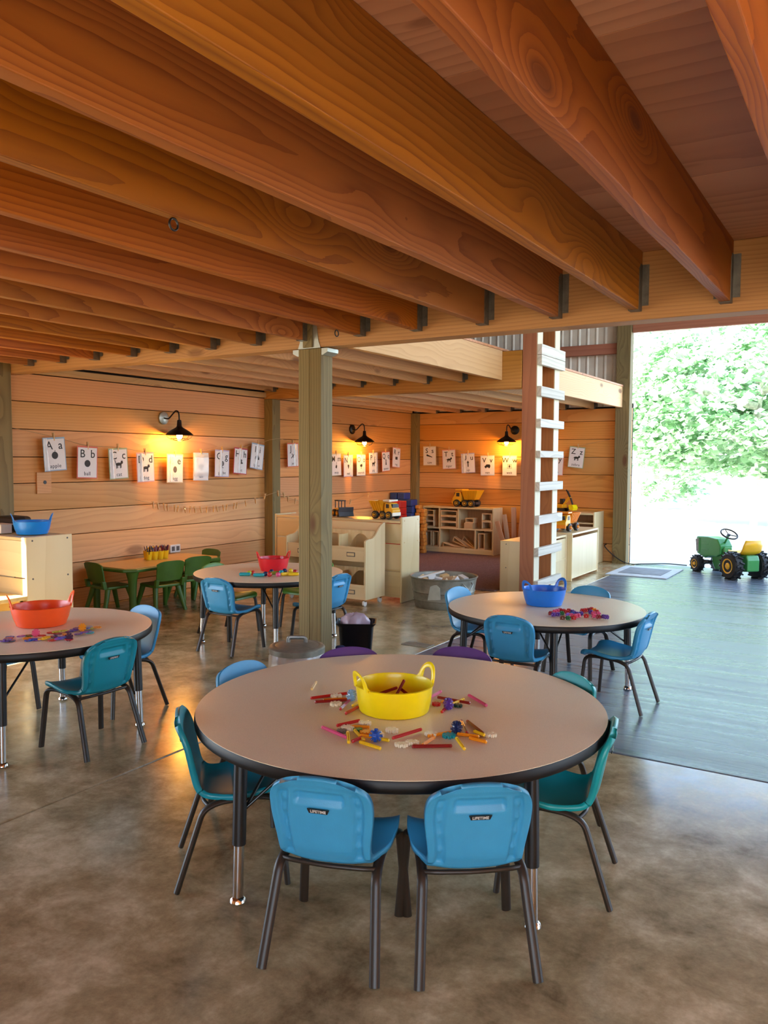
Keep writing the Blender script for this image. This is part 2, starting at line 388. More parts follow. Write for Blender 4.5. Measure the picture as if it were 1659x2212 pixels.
# ---------------------------------------------------------------- setting (plan units; z up, Y along the joists, X along the end wall)
XL, YB = -5.383, 9.50            # inner faces of the long wall and the end wall
XR, YF = 3.6, -2.2
HB, HT = 1.778, 2.062            # header bottom / joist top
def slab(name, x0, x1, y0, y1, m, z=-.1, top=0.0):
    return structure(MB().box(x0, x1, y0, y1, z, top).build(name, m, bevel=.004))
slab('floor', -5.6, -2.394, YF, 9.55, M['floor'])
slab('floor', -2.386, XR, YF, 3.234, M['floor'])
slab('floor', -2.386, XR, 3.242, 9.55, M['floor_broom'])
structure(MB().box(-5.7, XR + .1, YF - .1, 9.56, -.2, -.1).build('floor_base', M['dark_gap']))
structure(MB().box(-60, 60, 9.56, 15.5, -.14, -.02).build('outdoor_pavement', M['floor_out']))
structure(MB().box(-60, 60, 15.5, 90, -.14, -.03).build('outdoor_gravel', M['floor_out']))
structure(MB().box(-60, -5.7, -60, 9.56, -.14, -.02).build('outdoor_yard', M['yard']))  # unseen ground round the barn, its tan chosen to bounce light indoors
structure(MB().box(-5.7, 60, -60, YF - .1, -.14, -.02).build('outdoor_yard', M['yard']))
structure(MB().box(XR + .1, 60, YF - .1, 9.56, -.14, -.02).build('outdoor_yard', M['yard']))
structure(MB().box(-5.38, -2.96, 6.72, 9.5, 0.0, .008).build('floor_carpet', M['carpet']))
def planks(name, horiz0, horiz1, const, seams, axis, m, splits=()):
    """Boarded wall: one mesh, boards are its pattern. axis 'Y' runs along the long wall, 'X' along the end wall."""
    b = MB(); cuts = [horiz0] + list(splits) + [horiz1]
    for k in range(len(seams) - 1):
        z0, z1 = seams[k], seams[k + 1]
        for i in range(len(cuts) - 1):
            a, c = cuts[i] + .0015, cuts[i + 1] - .0015
            if axis == 'Y': b.box(const - .03, const, a, c, z0 + .0025, z1 - .0025)
            else: b.box(a, c, const, const + .03, z0 + .0025, z1 - .0025)
    return structure(b.build(name, m, bevel=.003))
SE = [0.0, .16, .364, .587, .789, .995, 1.189, 1.393, 1.596, 1.80]
planks('wall_left', 3.53, YB, XL, SE, 'Y', M['plank'], (6.47,))
SB = [0.0, .21, .40, .62, .82, 1.02, 1.226, 1.44, 1.65, 1.80]
planks('wall_back', -5.38, -2.5, YB, SB, 'X', M['plank_x'])
structure(MB().box(XL - .06, XL - .031, 3.5, 9.6, 0, 4.6).build('wall_left', M['dark_gap']))
structure(MB().box(-5.5, -2.5, YB + .031, YB + .06, 0, 1.85).build('wall_back', M['dark_gap']))
# ribbed steel above the boards
b = MB(); b.box(-5.4, -2.52, YB + .03, YB + .04, 1.82, 4.6); x = -5.38
while x < -2.56:
    b.prism([(x, 0), (x + .016, -.009), (x + .026, -.009), (x + .042, 0)], 1.82, 4.6, 'Z', M=Matrix.Translation((0, YB + .0295, 0)))
    x += .105
structure(b.build('wall_back', M['metal_sheet']))
structure(MB().box(-2.6, 2.6, YB, YB + .06, 2.80, 4.6).build('wall_back', M['metal_sheet']))
structure(MB().box(2.2, XR + .1, YB, YB + .06, 0, 4.6).build('wall_back', M['plank_x']))
structure(MB().box(XR, XR + .06, 6.0, 9.56, 0, 2.2).build('wall_right', M['plank']))  # out of view; left open above to let sky light in
structure(MB().box(XR, XR + .06, YF, 6.0, 1.78, 2.2).box(XR, XR + .06, YF, 2.6, 0, 1.78).build('wall_right', M['plank']))  # out of view; opening guessed and shaped for the light
structure(MB().box(XL - .06, XL, YF, 3.5, 2.0, 4.6).build('wall_left', M['plank']))
structure(MB().box(XL - .06, XL, YF, -1.6, 0, 2.0).box(XL - .06, XL, 1.95, 3.5, 0, 2.0).build('wall_left', M['plank']))  # out of view; opening guessed, partly closed to keep the sun off
structure(MB().box(XL, -.6, YF - .06, YF, 0, 4.6).build('wall_front', M['plank_x']))  # unseen wall behind the camera, opening guessed and sized for the light
structure(MB().box(3.2, XR, YF - .06, YF, 0, 4.6).build('wall_front', M['plank_x']))
structure(MB().box(-.6, 3.2, YF - .06, YF, 1.78, 4.6).build('wall_front', M['plank_x']))
structure(MB().box(XL - .1, XR + .1, YF - .1, 9.7, 4.6, 4.66).build('ceiling_roof', M['metal_sheet']))
# plywood decks over the three joist bays
b = MB(); x = XL
while x < XR - .1:
    y = YF
    while y < 3.6:
        y1 = min(y + .98, 3.63); b.box(x + .001, min(x + 1.96, XR) - .001, y + .001, y1 - .001, HT, HT + .018); y = y1
    x += 1.96
structure(b.build('ceiling', M['ply'], bevel=.001))
structure(MB().box(XL, -2.775, 3.645, 6.54, 2.107, 2.125).build('ceiling', M['ply']))
structure(MB().box(XL, -2.575, 6.54, YB, 2.032, 2.05).build('ceiling', M['ply']))
# ---- header beams and girts
def lumber(name, label, cat, x0, x1, y0, y1, z0, z1, m, bevel=.004, group=None):
    c = ((x0 + x1) / 2, (y0 + y1) / 2, z0)
    o = MB().box(x0 - c[0], x1 - c[0], y0 - c[1], y1 - c[1], 0, z1 - z0).build(name, m, bevel=bevel, loc=c)
    return tag(o, label, cat, group)
lumber('header_beam', 'long fir header beam carrying the near ceiling joists above the central post', 'beam', XL + .005, XR - .01, 3.53, 3.645, HB, HT - .001, M['beam'])
lumber('header_beam', 'second header beam running from the side wall to the ladder, behind the central post', 'beam', XL + .005, -2.605, 6.41, 6.54, 1.79, 2.10, M['beam'])
lumber('door_header', 'upper reddish plank over the wide open doorway', 'beam', -2.495, 2.2, 9.40, 9.46, 2.78, 2.93, M['girt'])
lumber('door_header', 'lower reddish plank edging the top of the open doorway', 'beam', -2.495, 2.2, 9.41, 9.47, 2.64, 2.775, M['girt'])
lumber('wall_girt', 'reddish brown girt across the ribbed steel wall beside the doorway post', 'girt', -5.3, -2.66, 9.44, 9.505, 2.42, 2.54, M['girt'])
# ---- joists
def joist(name, label, xc, y0, y1, z0, z1, m, group, hang=True, hy=None):
    L = y1 - y0; t = .02
    b = MB(); n = 14; rr = random.Random(int(xc * 1000) + int(y0 * 10))
    vs = []; fs = []
    for i in range(n + 1):                                  # long edges waver slightly, as sawn lumber does
        y = -L * i / n; a, c, d = (rr.uniform(-.0016, .0016) for _ in range(3))
        vs += [(-t + a, y, c), (t + a, y, d), (t + a * .5, y, z1 - z0), (-t + a * .5, y, z1 - z0)]
    for i in range(n):
        k = i * 4
        for j in range(4): fs.append((k + j, k + 4 + j, k + 4 + (j + 1) % 4, k + (j + 1) % 4))
    fs += [(0, 1, 2, 3), (n * 4 + 3, n * 4 + 2, n * 4 + 1, n * 4)]
    b.add(vs, fs)
    o = b.build(name, m, bevel=.003, loc=(xc, y1, z0)); tag(o, label, 'joist', group)
    if hang:
        h = MB()
        h.box(-t - .0025, -t - .0005, -.05, -.001, -.001, .17).box(t + .0005, t + .0025, -.05, -.001, -.001, .17).box(-t - .0025, t + .0025, -.05, -.001, -.003, -.001)
        h.box(-t - .03, -t - .0005, -.003, -.001, .02, .19).box(t + .0005, t + .03, -.003, -.001, .02, .19)
        h.prism([(-.05, .17), (-.03, .19), (-.001, .19), (-.001, .17)], t + .0005, t + .0025, 'X').prism([(-.05, .17), (-.03, .19), (-.001, .19), (-.001, .17)], -t - .0025, -t - .0005, 'X')
        h.build('joist_hanger', M['hanger'], o)
    return o
near = [.49, .14, -.215, -.565, -.921, -1.268, -1.624, -1.978, -2.309, -2.674, -2.997, -3.335, -3.665, -3.998, -4.345, -4.677, -5.02, -5.33]
kn = ['with a swirl of grain and a split knot', 'with straight grain', 'with weathered grey patches', 'with a dark knot hole']
for i, x in enumerate(near):
    if x > .1: continue
    k = i - 2
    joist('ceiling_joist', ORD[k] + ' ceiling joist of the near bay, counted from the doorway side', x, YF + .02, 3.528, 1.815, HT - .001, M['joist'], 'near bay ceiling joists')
k = 0; x = -2.80
while x > -5.35:
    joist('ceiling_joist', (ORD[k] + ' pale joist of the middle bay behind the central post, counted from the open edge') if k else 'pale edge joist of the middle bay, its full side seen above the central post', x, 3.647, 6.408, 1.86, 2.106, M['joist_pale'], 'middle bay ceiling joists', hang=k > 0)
    x -= .349; k += 1
k = 0; x = -2.60
while x > -5.35:
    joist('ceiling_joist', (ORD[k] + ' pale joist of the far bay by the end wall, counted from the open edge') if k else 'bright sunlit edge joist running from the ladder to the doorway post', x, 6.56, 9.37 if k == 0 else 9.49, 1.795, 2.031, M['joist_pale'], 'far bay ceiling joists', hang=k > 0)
    x -= .349; k += 1
# ---- posts
def post(label, x0, x1, y0, y1, z1, m, ply=1, group=None):
    c = ((x0 + x1) / 2, (y0 + y1) / 2, 0); b = MB(); w = (x1 - x0) / ply
    for i in range(ply): b.box(x0 - c[0] + i * w, x0 - c[0] + (i + 1) * w - (.0008 if i < ply - 1 else 0), y0 - c[1], y1 - c[1], 0, z1)
    return tag(b.build('timber_post', m, bevel=.004, loc=c), label, 'post', group)
p = post('weathered greenish laminated post standing free in the middle of the room', -2.722, -2.572, 3.53, 3.637, HB - .004, M['treated'], 2)
g = MB()
for sx in (-1, 1):
    g.prism([(sx * .076, 0), (sx * .115, 0), (sx * .115, -.02), (sx * .085, -.035), (sx * .076, -.035)][::sx], -.05, .05, 'Y', M=Matrix.Translation((0, 0, HB - .006)))
g.prism([(-.075, -.004), (.075, -.004), (.062, .03), (.04, .17), (-.04, .17), (-.062, .03)], -.0575, -.0545, 'Y', M=Matrix.Translation((0, 0, HB)))
g.build('post_cap', M['bright_zinc'], p)
tag(MB().box(-.03, .03, 0, .012, 0, .24).build('post_splice', M['treated'], bevel=.002, loc=(-2.652, 3.4595 + .056, HB)), 'short greenish splice board on the header above the central post', 'board')
post('greenish wall post at the near end of the boarded side wall', XL + .002, -5.26, 3.42, 3.528, HB + .27, M['treated'])
post('greenish wall post halfway along the boarded side wall', XL + .002, -5.275, 6.412, 6.538, 1.788, M['treated'], 1)
post('dark corner post where the side wall meets the end wall', XL + .002, -5.29, 9.41, 9.498, 1.80, M['treated'])
post('tall grey green doorway post standing at the end wall', -2.66, -2.50, 9.375, 9.498, 4.4, M['treated'])
lumber('header_ledger', 'thin pale board along the top of the side wall', 'board', XL + .002, XL + .03, 3.65, 9.4, 1.803, 1.855, M['joist_pale'])
# ---- loft ladder: two rails, nine rungs nailed on the doorway side
L = thing('loft_ladder', 'timber loft ladder of two brown rails with whitened nailed rungs', 'ladder', (-2.535, 6.41, 0))
MB().box(-.065, .058, 0, .125, 0, 3.3).build('rail', M['redpost'], L, bevel=.004)
MB().box(.0585, .064, .004, .121, 0, 3.3).build('rail_pale_side', M['rail_edge'], L)  # doorway side of the rail, paler than its front
MB().box(-.065, .058, .42, .545, 0, 3.3).build('rail', M['redpost'], L, bevel=.004)
MB().box(.0585, .064, .424, .541, 0, 3.3).build('rail_pale_side', M['rail_edge'], L)
for z0, z1 in ((2.07, 2.155), (1.985, 2.066), (1.724, 1.806), (1.466, 1.534), (1.21, 1.266), (.928, 1.0), (.643, .716), (.371, .441), (.097, .16)):
    zc = 1.18 + ((z0 + z1) / 2 - 1.18) * .985; h = (z1 - z0) * .5
    MB().box(.0645, .104, .0, .575, zc - h, zc + h).build('rung', M['rung'], L, bevel=.003)
# ---------------------------------------------------------------- moulded school chairs
def sm(a, b, x):
    t = max(0, min(1, (x - a) / (b - a))); return t * t * (3 - 2 * t)
def spline(pts, n):
    out = []
    P = [pts[0]] + list(pts) + [pts[-1]]
    segs = len(pts) - 1
    for i in range(n + 1):
        u = i / n * segs; k = min(int(u), segs - 1); t = u - k
        p0, p1, p2, p3 = (Vector(P[k + j]) for j in range(4))
        out.append(.5 * ((2 * p1) + (-p0 + p2) * t + (2 * p0 - 5 * p1 + 4 * p2 - p3) * t * t + (-p0 + 3 * p1 - 3 * p2 + p3) * t ** 3))
    return out
def shell_meshes(mat):
    prof = [(.146, .243), (.139, .262), (.10, .267), (.05, .259), (0, .252), (-.045, .251), (-.075, .258), (-.094, .281), (-.104, .32), (-.113, .365), (-.124, .415), (-.136, .455), (-.142, .470)]
    NU, NV = 84, 52
    cen = spline([Vector((0, a, b)) for a, b in prof], NU)
    ln = [0]
    for i in range(NU): ln.append(ln[-1] + (cen[i + 1] - cen[i]).length)
    T = ln[-1]; ln = [x / T for x in ln]
    seat_end = .50
    def half(u):
        w = .122 + .010 * sm(0, .18, u) - .022 * sm(.30, .50, u) + .012 * sm(.56, .82, u)
        e = .075 if u < .5 else .165
        d = u if u < .5 else 1 - u
        if d < e: w *= 1 - (.22 if u < .5 else .47) * (1 - math.sqrt(max(0, 1 - (1 - d / e) ** 2)))
        return w
    F = []; B = []
    for i in range(NU + 1):
        u = ln[i]; c = cen[i]
        tg = (cen[min(i + 1, NU)] - cen[max(i - 1, 0)]).normalized()
        nm = Vector((0, tg.z, -tg.y))                     # towards the sitter side is -nm for the seat, kept consistent along the shell
        up = nm
        h = half(u); rf = []; rb = []
        for j in range(NV + 1):
            t = -1 + 2 * j / NV; x = h * math.copysign(1 - (1 - abs(t)) ** 1.25, t)
            dish = (.012 - .001 * sm(.5, .7, u)) * (abs(t) ** 2.2) - .004 * (1 - t * t)
            if u > .8: dish *= 1 - .8 * sm(.8, 1, u)
            p = c + (up * dish if u < .55 else Vector((0, dish, 0))) + Vector((x, 0, -.010 * abs(t) ** 2 * sm(.9, 1, u)))
            th = .0135 + .0035 * sm(.7, 1, abs(t))
            back = 0.0
            if u > .53:                                    # hollows moulded in the rear face
                at = abs(t); v = (u - .53) / .47
                lim = .70 - .05 * v
                inner = 1 - sm(.80 - .06 * v, .84 - .06 * v, at)
                chan = sm(lim - .105, lim - .085, at) * (1 - sm(lim + .065, lim + .085, at)) * sm(.02, .06, v) * (1 - sm(.78, .84, v))
                grip = (1 - sm(.40, .43, at)) * sm(.685, .705, v) * (1 - sm(.80, .82, v))
                back = -.0025 * inner * sm(0, .05, v) * (1 - sm(.86, .92, v)) - .0075 * chan - .0095 * grip
                for dv in (.20, .38, .56, .72):
                    q = math.hypot((at - lim + .01) / .055, (v - dv) / .034); back += .0055 * (1 - sm(.6, 1.1, q))
            rf.append(p); rb.append(p - up * (th + back))
        F.append(rf); B.append(rb)
    W = NV + 1; n1 = (NU + 1) * W
    vs = [p for r in F for p in r] + [p for r in B for p in r]; fs = []
    for i in range(NU):
        for j in range(NV):
            a = i * W + j; fs.append((a, a + 1, a + W + 1, a + W)); fs.append((n1 + a, n1 + a + W, n1 + a + W + 1, n1 + a + 1))
    for i in range(NU):
        a = i * W; fs.append((a, a + W, n1 + a + W, n1 + a)); a += NV; fs.append((a + W, a, n1 + a, n1 + a + W))
    for j in range(NV):
        fs.append((j + 1, j, n1 + j, n1 + j + 1)); a = NU * W + j; fs.append((a, a + 1, n1 + a + 1, n1 + a))
    full = bpy.data.meshes.new('x'); full.from_pydata([tuple(v * S) for v in vs], [], fs); full.update()
    bpy_b = __import__('bmesh').new(); bpy_b.from_mesh(full)
    __import__('bmesh').ops.recalc_face_normals(bpy_b, faces=bpy_b.faces); bpy_b.to_mesh(full); bpy_b.free(); full.update()
    nor = [v.normal.copy() for v in full.vertices]
    row_split = next(i for i in range(NU + 1) if ln[i] >= seat_end)
    res = []
    for which in (0, 1):
        keep = []
        for p in full.polygons:
            r = sum((v % n1) // W for v in p.vertices) / len(p.vertices)
            if (r < row_split) == (which == 0): keep.append(tuple(p.vertices))
        used = sorted({v for f in keep for v in f}); mp = {v: i for i, v in enumerate(used)}
        me = bpy.data.meshes.new('seat' if which == 0 else 'backrest')
        me.from_pydata([full.vertices[v].co for v in used], [], [tuple(mp[v] for v in f) for f in keep])
        me.polygons.foreach_set('use_smooth', [True] * len(me.polygons)); me.update()
        me.normals_split_custom_set_from_vertices([nor[v] for v in used])
        me.materials.append(mat); res.append(me)
    bpy.data.meshes.remove(full)
    return res
def bend(pts, r=.03, n=5):       # rounds the corners of a polyline
    pts = [Vector(p) for p in pts]; out = [pts[0]]
    for i in range(1, len(pts) - 1):
        a, b, c = pts[i - 1], pts[i], pts[i + 1]
        d1 = (a - b); d2 = (c - b); q = min(r, d1.length * .48, d2.length * .48)
        p0 = b + d1.normalized() * q; p2 = b + d2.normalized() * q
        for k in range(n + 1):
            t = k / n; out.append((1 - t) ** 2 * p0 + 2 * t * (1 - t) * b + t * t * p2)
    return out + [pts[-1]]
def make_chair():
    root = thing('school_chair', '', 'chair')
    seat, back = shell_meshes(M['c_blue'])
    for nme, me in (('seat', seat), ('backrest', back)):
        o = bpy.data.objects.new(nme, me); COL.objects.link(o); o.parent = root
    for sx in (-1, 1):
        fl = [(sx * .142, .150, .004), (sx * .126, .128, .243), (sx * .114, .075, .248), (sx * .112, .03, .244)]
        rl = [(sx * .112, .03, .244), (sx * .115, -.035, .240), (sx * .119, -.078, .222), (sx * .136, -.150, .004)]
        for pl in (fl, rl):
            o = MB().tube(bend(pl, .035), .0125, 10, r2=.0085, side=(1, 0, 0)).build('leg', M['bronze_leg'], root, smooth=50)
    b = MB(); b.tube(bend([(-.117, -.062, .230), (-.085, -.078, .2345), (0, -.084, .2345), (.085, -.078, .2345), (.117, -.062, .230)], .03), .006, 8)
    b.build('cross_bar', M['bronze_leg'], root, smooth=50)
    # logo plate on the rear of the backrest
    Mx = Matrix(((1, 0, 0, 0), (0, -.24, -.97, -.1395), (0, .97, -.24, .388), (0, 0, 0, 1)))
    lp = MB().prism([(-.022, -.0052), (.022, -.0052), (.0262, .0052), (-.0262, .0052)], 0, .0025, 'Z', M=Mx).build('logo_plate', M['veh_black'], root)
    text_mesh('LIFETIME', .0098, M['p_silver'], 'lettering', lp, Mx @ Matrix.Translation((0, 0, .0029)), bold=.0002)
    return root
proto = make_chair()
USED = []
def chair(label, x, y, deg, col, group):
    if not USED: o = proto; USED.append(1)
    else: o = dup(proto)
    o.location = (x * S, y * S, 0); o.rotation_euler = (0, 0, R(deg)); o['label'] = label; o['group'] = group
    for ch in o.children:
        if ch.name.startswith(('seat', 'backrest')):
            ch.material_slots[0].link = 'OBJECT'; ch.material_slots[0].material = M[col]
    return o
def facing(bx, by, tx, ty, push=.142):   # chair whose back top stands at bx, by and which faces a table centre
    d = Vector((tx - bx, ty - by)).normalized()
    return bx + d.x * push, by + d.y * push, math.degrees(math.atan2(-d.x, d.y))
T1 = (-1.227, 2.095); T2 = (-3.113, 2.169); T3 = (-3.41, 4.105); T4 = (-1.48, 4.015); TH4 = .42
g1, g2, g3, g4 = 'chairs round the large front table', 'chairs round the table with the orange tub', 'chairs round the table with the red tub', 'chairs round the table with the blue tub'
chair('sky blue plastic chair seen from behind, left of the front pair at the big table', -1.10, 1.578, 17, 'c_blue', g1)
chair('sky blue plastic chair seen from behind, right of the front pair at the big table', -.822, 1.722, 38, 'c_blue', g1)
chair('turquoise plastic chair seen in profile at the right edge of the big front table', -.747, 2.167, 103, 'c_aqua', g1)
chair('teal plastic chair seen from the side at the left edge of the big front table', -1.577, 1.726, -46.7, 'c_teal', g1)
chair('purple plastic chair beyond the front table, beside the lidded metal can', *facing(-1.715, 2.53, *T1), 'c_purple', g1)
chair('purple plastic chair beyond the front table, nearer the blue tub table', *facing(-1.347, 2.769, *T1), 'c_purple', g1)
chair('mid blue plastic chair top peeking over the left far side of the front table', *facing(-1.908, 2.134, *T1), 'c_mid', g1)
chair('turquoise plastic chair top peeking over the right far side of the front table', *facing(-.856, 2.621, *T1), 'c_aqua', g1)
chair('teal plastic chair seen from behind, drawn up to the table with the orange tub', -2.732, 2.167, 86.5, 'c_teal', g2)
chair('mid blue plastic chair on the far side of the table with the orange tub', -3.048, 2.59, 173, 'c_mid', g2)
chair('mid blue plastic chair at the picture edge beyond the table with the orange tub', -3.50, 2.21, -92, 'c_mid', g2)
chair('teal plastic chair mostly cut off by the picture edge before the orange tub table', -3.10, 1.755, -6, 'c_teal', g2)
chair('sky blue plastic chair seen from behind at the table with the red tub', -3.415, 3.74, 2, 'c_blue', g3)
chair('green plastic chair left of the red tub table, near the green toddler table', -3.77, 4.11, -90, 'c_green', g3)
chair('green plastic chair beyond the red tub table, half behind the central post', -3.44, 4.58, 180, 'c_green', g3)
chair('sky blue plastic chair right of the red tub table, showing beside the central post', -3.02, 4.17, 88, 'c_blue', g3)
chair('blue green plastic chair in profile at the right end of the blue tub table', -1.06, 3.916, 87, 'c_mid', g4)
chair('sky blue plastic chair seen from behind at the table with the blue tub', *facing(-1.455, 3.455, *T4), 'c_blue', g4)
chair('sky blue plastic chair at the left end of the blue tub table, facing right', *facing(-2.034, 4.083, *T4), 'c_blue', g4)
chair('mid blue plastic chair behind the blue tub on the far side of its table', *facing(-1.40, 4.545, *T4), 'c_mid', g4)
# ---------------------------------------------------------------- round activity tables
TH = .446
def round_table(label, c, rad, ang, lr, TH=.446):
    t = thing('round_table', label, 'table', (c[0], c[1], 0), 0, 'round activity tables')
    MB().lathe([(rad - .002, -.003), (rad - .002, 0)], 96, (0, 0, TH), cap0=False).build('tabletop', M['laminate'], t, smooth=40)
    MB().lathe([(0.02, -.034), (rad - .006, -.034), (rad, -.029), (rad + .0015, -.017), (rad, -.005), (rad - .002, -.0015)], 96, (0, 0, TH), cap0=True, cap1=False).build('edge_moulding', M['edge'], t, smooth=60)
    for k in range(4):
        a = R(ang + 90 * k); d = Vector((math.cos(a), math.sin(a), 0)); n = Vector((-d.y, d.x, 0))
        top = d * (lr - .012); foot = d * lr
        P = lambda f, z: tuple(top * f + foot * (1 - f)) [:2] + (z,)
        leg = MB().tube([P(1, TH - .034), P(.4, .158)], .0185, 14).build('leg', M['black_metal'], t, smooth=50)
        MB().tube([P(.4, .17), P(0, .012)], .0145, 14).build('chrome_insert', M['chrome'], leg, smooth=50)
        MB().lathe([(.012, .018), (.02, .012), (.022, .003), (.018, 0)], 14, P(0, 0)).build('foot_glide', M['chrome'], leg, smooth=50)
        for sgn in (-1, 1):
            q = d * (lr - .20) + n * (.075 * sgn)
            MB().tube([tuple(top - d * .012)[:2] + (.25,), tuple(q)[:2] + (TH - .036,)], .0045, 8).build('brace', M['black_metal'], t, smooth=50)
    return t
round_table('large round taupe table with black edge in front, holding the yellow tub', T1, .611, 248.5, .548)
round_table('round taupe table with black edge holding the orange tub and counting discs', T2, .492, 39, .44)
round_table('round taupe table with black edge holding the red tub, partly behind the central post', T3, .485, 45, .432)
round_table('round taupe table with black edge holding the blue tub and spiky links', T4, .504, 26, .43, TH4)
# ---------------------------------------------------------------- flexible tubs
def tub(label, x, y, z, deg, a, b_, h, col, bot=.84, handle=.042):
    t = thing('flexible_tub', label, 'tub', (x, y, z), R(deg), 'flexible plastic tubs')
    k = b_ / a; th = .0035
    q0 = bot
    prof = [(a * (q0 - .06), .0), (a * (q0 - .02), .003), (a * q0, .012), (a * (q0 + (1 - q0) * .45), h * .4), (a * (q0 + (1 - q0) * .85), h * .8), (a * 1.0, h), (a * 1.0 + .003, h + .002), (a * 1.0 - .002, h + .003), (a * .995 - th, h - .001), (a * (q0 + (1 - q0) * .85) - th, h * .8), (a * (q0 + (1 - q0) * .45) - th, h * .4), (a * q0 - th, .014), (a * (q0 - .08), .006), (.002, .005)]
    MB().lathe(prof, 48, sy=k, cap1=True).build('body', M[col], t, smooth=40)
    for s in (-1, 1):
        n = 18; w = .034 * a / .1; loop = []
        for i in range(n + 1):
            q = PI * i / n
            yy = -w * math.cos(q); zz = handle * a / .1 * math.sin(q) ** .8
            xx = a * math.sqrt(max(0, 1 - (yy / b_) ** 2)) + zz * .16
            loop.append((s * xx, yy, h - .004 + zz))
        MB().tube(loop, .0035, 10, r2=.0075 * a / .1, side=(s, 0, -.5)).build('handle', M[col], t, smooth=60)
        fill = MB()                                        # webbed shoulders below each loop
        for e in (0, n):
            i0 = e; st = 1 if e == 0 else -1
            p0, p1, p2 = (Vector(loop[i0 + st * j]) for j in (0, 2, 5))
            yy = p0.y * 1.32; base = Vector((s * a * math.sqrt(max(0, 1 - (yy / b_) ** 2)), yy, h - .001))
            base2 = Vector((p0.x, p0.y * .72, h)); base2.x = s * a * math.sqrt(max(0, 1 - (base2.y / b_) ** 2))
            o = Vector((s * .002, 0, 0))
            vs = [base - o, p1 - o, p2 - o, base2 - o, base + o, p1 + o, p2 + o, base2 + o]
            fill.add([tuple(v) for v in vs], [(0, 1, 2, 3), (7, 6, 5, 4), (0, 4, 5, 1), (1, 5, 6, 2), (2, 6, 7, 3), (3, 7, 4, 0)])
        fill.build('handle_web', M[col], t, smooth=60)
    return t
tub('bright yellow oval tub with two loop handles on the large front table', -1.205, 2.02, TH, 58, .113, .116, .078, 'tub_yellow', bot=.92)
tub('translucent orange oval tub with loop handles on the table at the picture edge', -3.155, 2.235, TH, 60, .126, .128, .085, 'tub_orange')
tub('deep blue oval tub with loop handles on the round table by the ladder', -1.513, 4.083, TH4, 58, .114, .114, .085, 'tub_blue')
tub('red oval tub with loop handles on the round table behind the trash can', -3.425, 4.17, TH, 52, .103, .103, .085, 'tub_red')
tub('sky blue oval tub with loop handles on top of the birch cabinet', -4.79, 3.34, .68, 58, .118, .112, .085, 'tub_skyblue')
# ---------------------------------------------------------------- cabinets and shelves
def screws(b, pts, x, r=.006, ax='X'):
    for p in pts:
        if ax == 'X': b.add(*_disc(r, (x, p[0], p[1]), 'X'))
        else: b.add(*_disc(r, (p[0], x, p[1]), 'Y'))
def _disc(r, c, ax, n=10, h=.002):
    vs = []
    for k in (0, 1):
        for i in range(n):
            a = 2 * PI * i / n; u, w = r * math.cos(a), r * math.sin(a); d = h * k
            vs.append((c[0] + d, c[1] + u, c[2] + w) if ax == 'X' else (c[0] + u, c[1] - d, c[2] + w))
    return vs, [tuple(range(n)), tuple(range(n, 2 * n))[::-1]] + [(i, (i + 1) % n, n + (i + 1) % n, n + i) for i in range(n)]
# cabinet by the near wall post, its back panel to the open side
t = thing('birch_cabinet', 'birch cabinet at the picture edge with the sky blue tub on top', 'cabinet', (-5.0, 3.335, 0))
MB().box(.382, .40, -.175, .17, 0, .68).build('end_panel', M['birch'], t, bevel=.006)
MB().box(-.26, -.242, -.175, .17, 0, .68).build('end_panel', M['birch'], t, bevel=.006)
MB().box(-.241, .381, -.168, .165, .655, .675).build('top', M['birch_h'], t, bevel=.003)
MB().box(-.241, .381, -.166, -.155, .06, .41).box(-.241, .381, -.168, -.155, .418, .654).build('back_panel', M['birch_h'], t, bevel=.002)
MB().box(-.241, .381, -.15, .165, .05, .07).build('shelf', M['birch_h'], t)
b = MB(); screws(b, [(-.13, .655), (.13, .655), (-.13, .41), (.13, .41)], .4); b.build('screw', M['ink_grey'], t)
t = thing('low_bench', 'yellow pine bench corner in front of the birch cabinet at the picture edge', 'bench', (-4.83, 2.99, 0))
MB().box(-.4, .25, -.16, .16, .285, .31).build('top', M['yellow_bench'], t, bevel=.004)
MB().box(-.38, .23, -.14, -.12, .2, .284).box(-.38, .23, .12, .14, .2, .284).build('apron', M['yellow_bench'], t)
for sx in (-.37, .2):
    for sy in (-.14, .11): MB().box(sx, sx + .03, sy, sy + .03, 0, .2845).build('leg', M['yellow_bench'], t)
tag(MB().prism([(-.12, -.08), (.09, -.08), (.11, 0), (.09, .07), (-.1, .08), (-.13, 0)], 0, .10, 'Z').build('black_bag', M['rubber'], bevel=.03, loc=(-5.10, 3.43, .681), seg=3), 'black soft bag on the birch cabinet beside the sky blue tub', 'bag')
tag(MB().prism([(-.06, -.04), (.06, -.04), (.06, .04), (-.06, .04)], 0, .055, 'Z').box(-.066, .066, -.046, .046, .0555, .062).build('paper_box', M['white_plastic'], bevel=.003, loc=(-5.01, 3.26, .681)), 'white box at the picture edge on top of the birch cabinet', 'box')
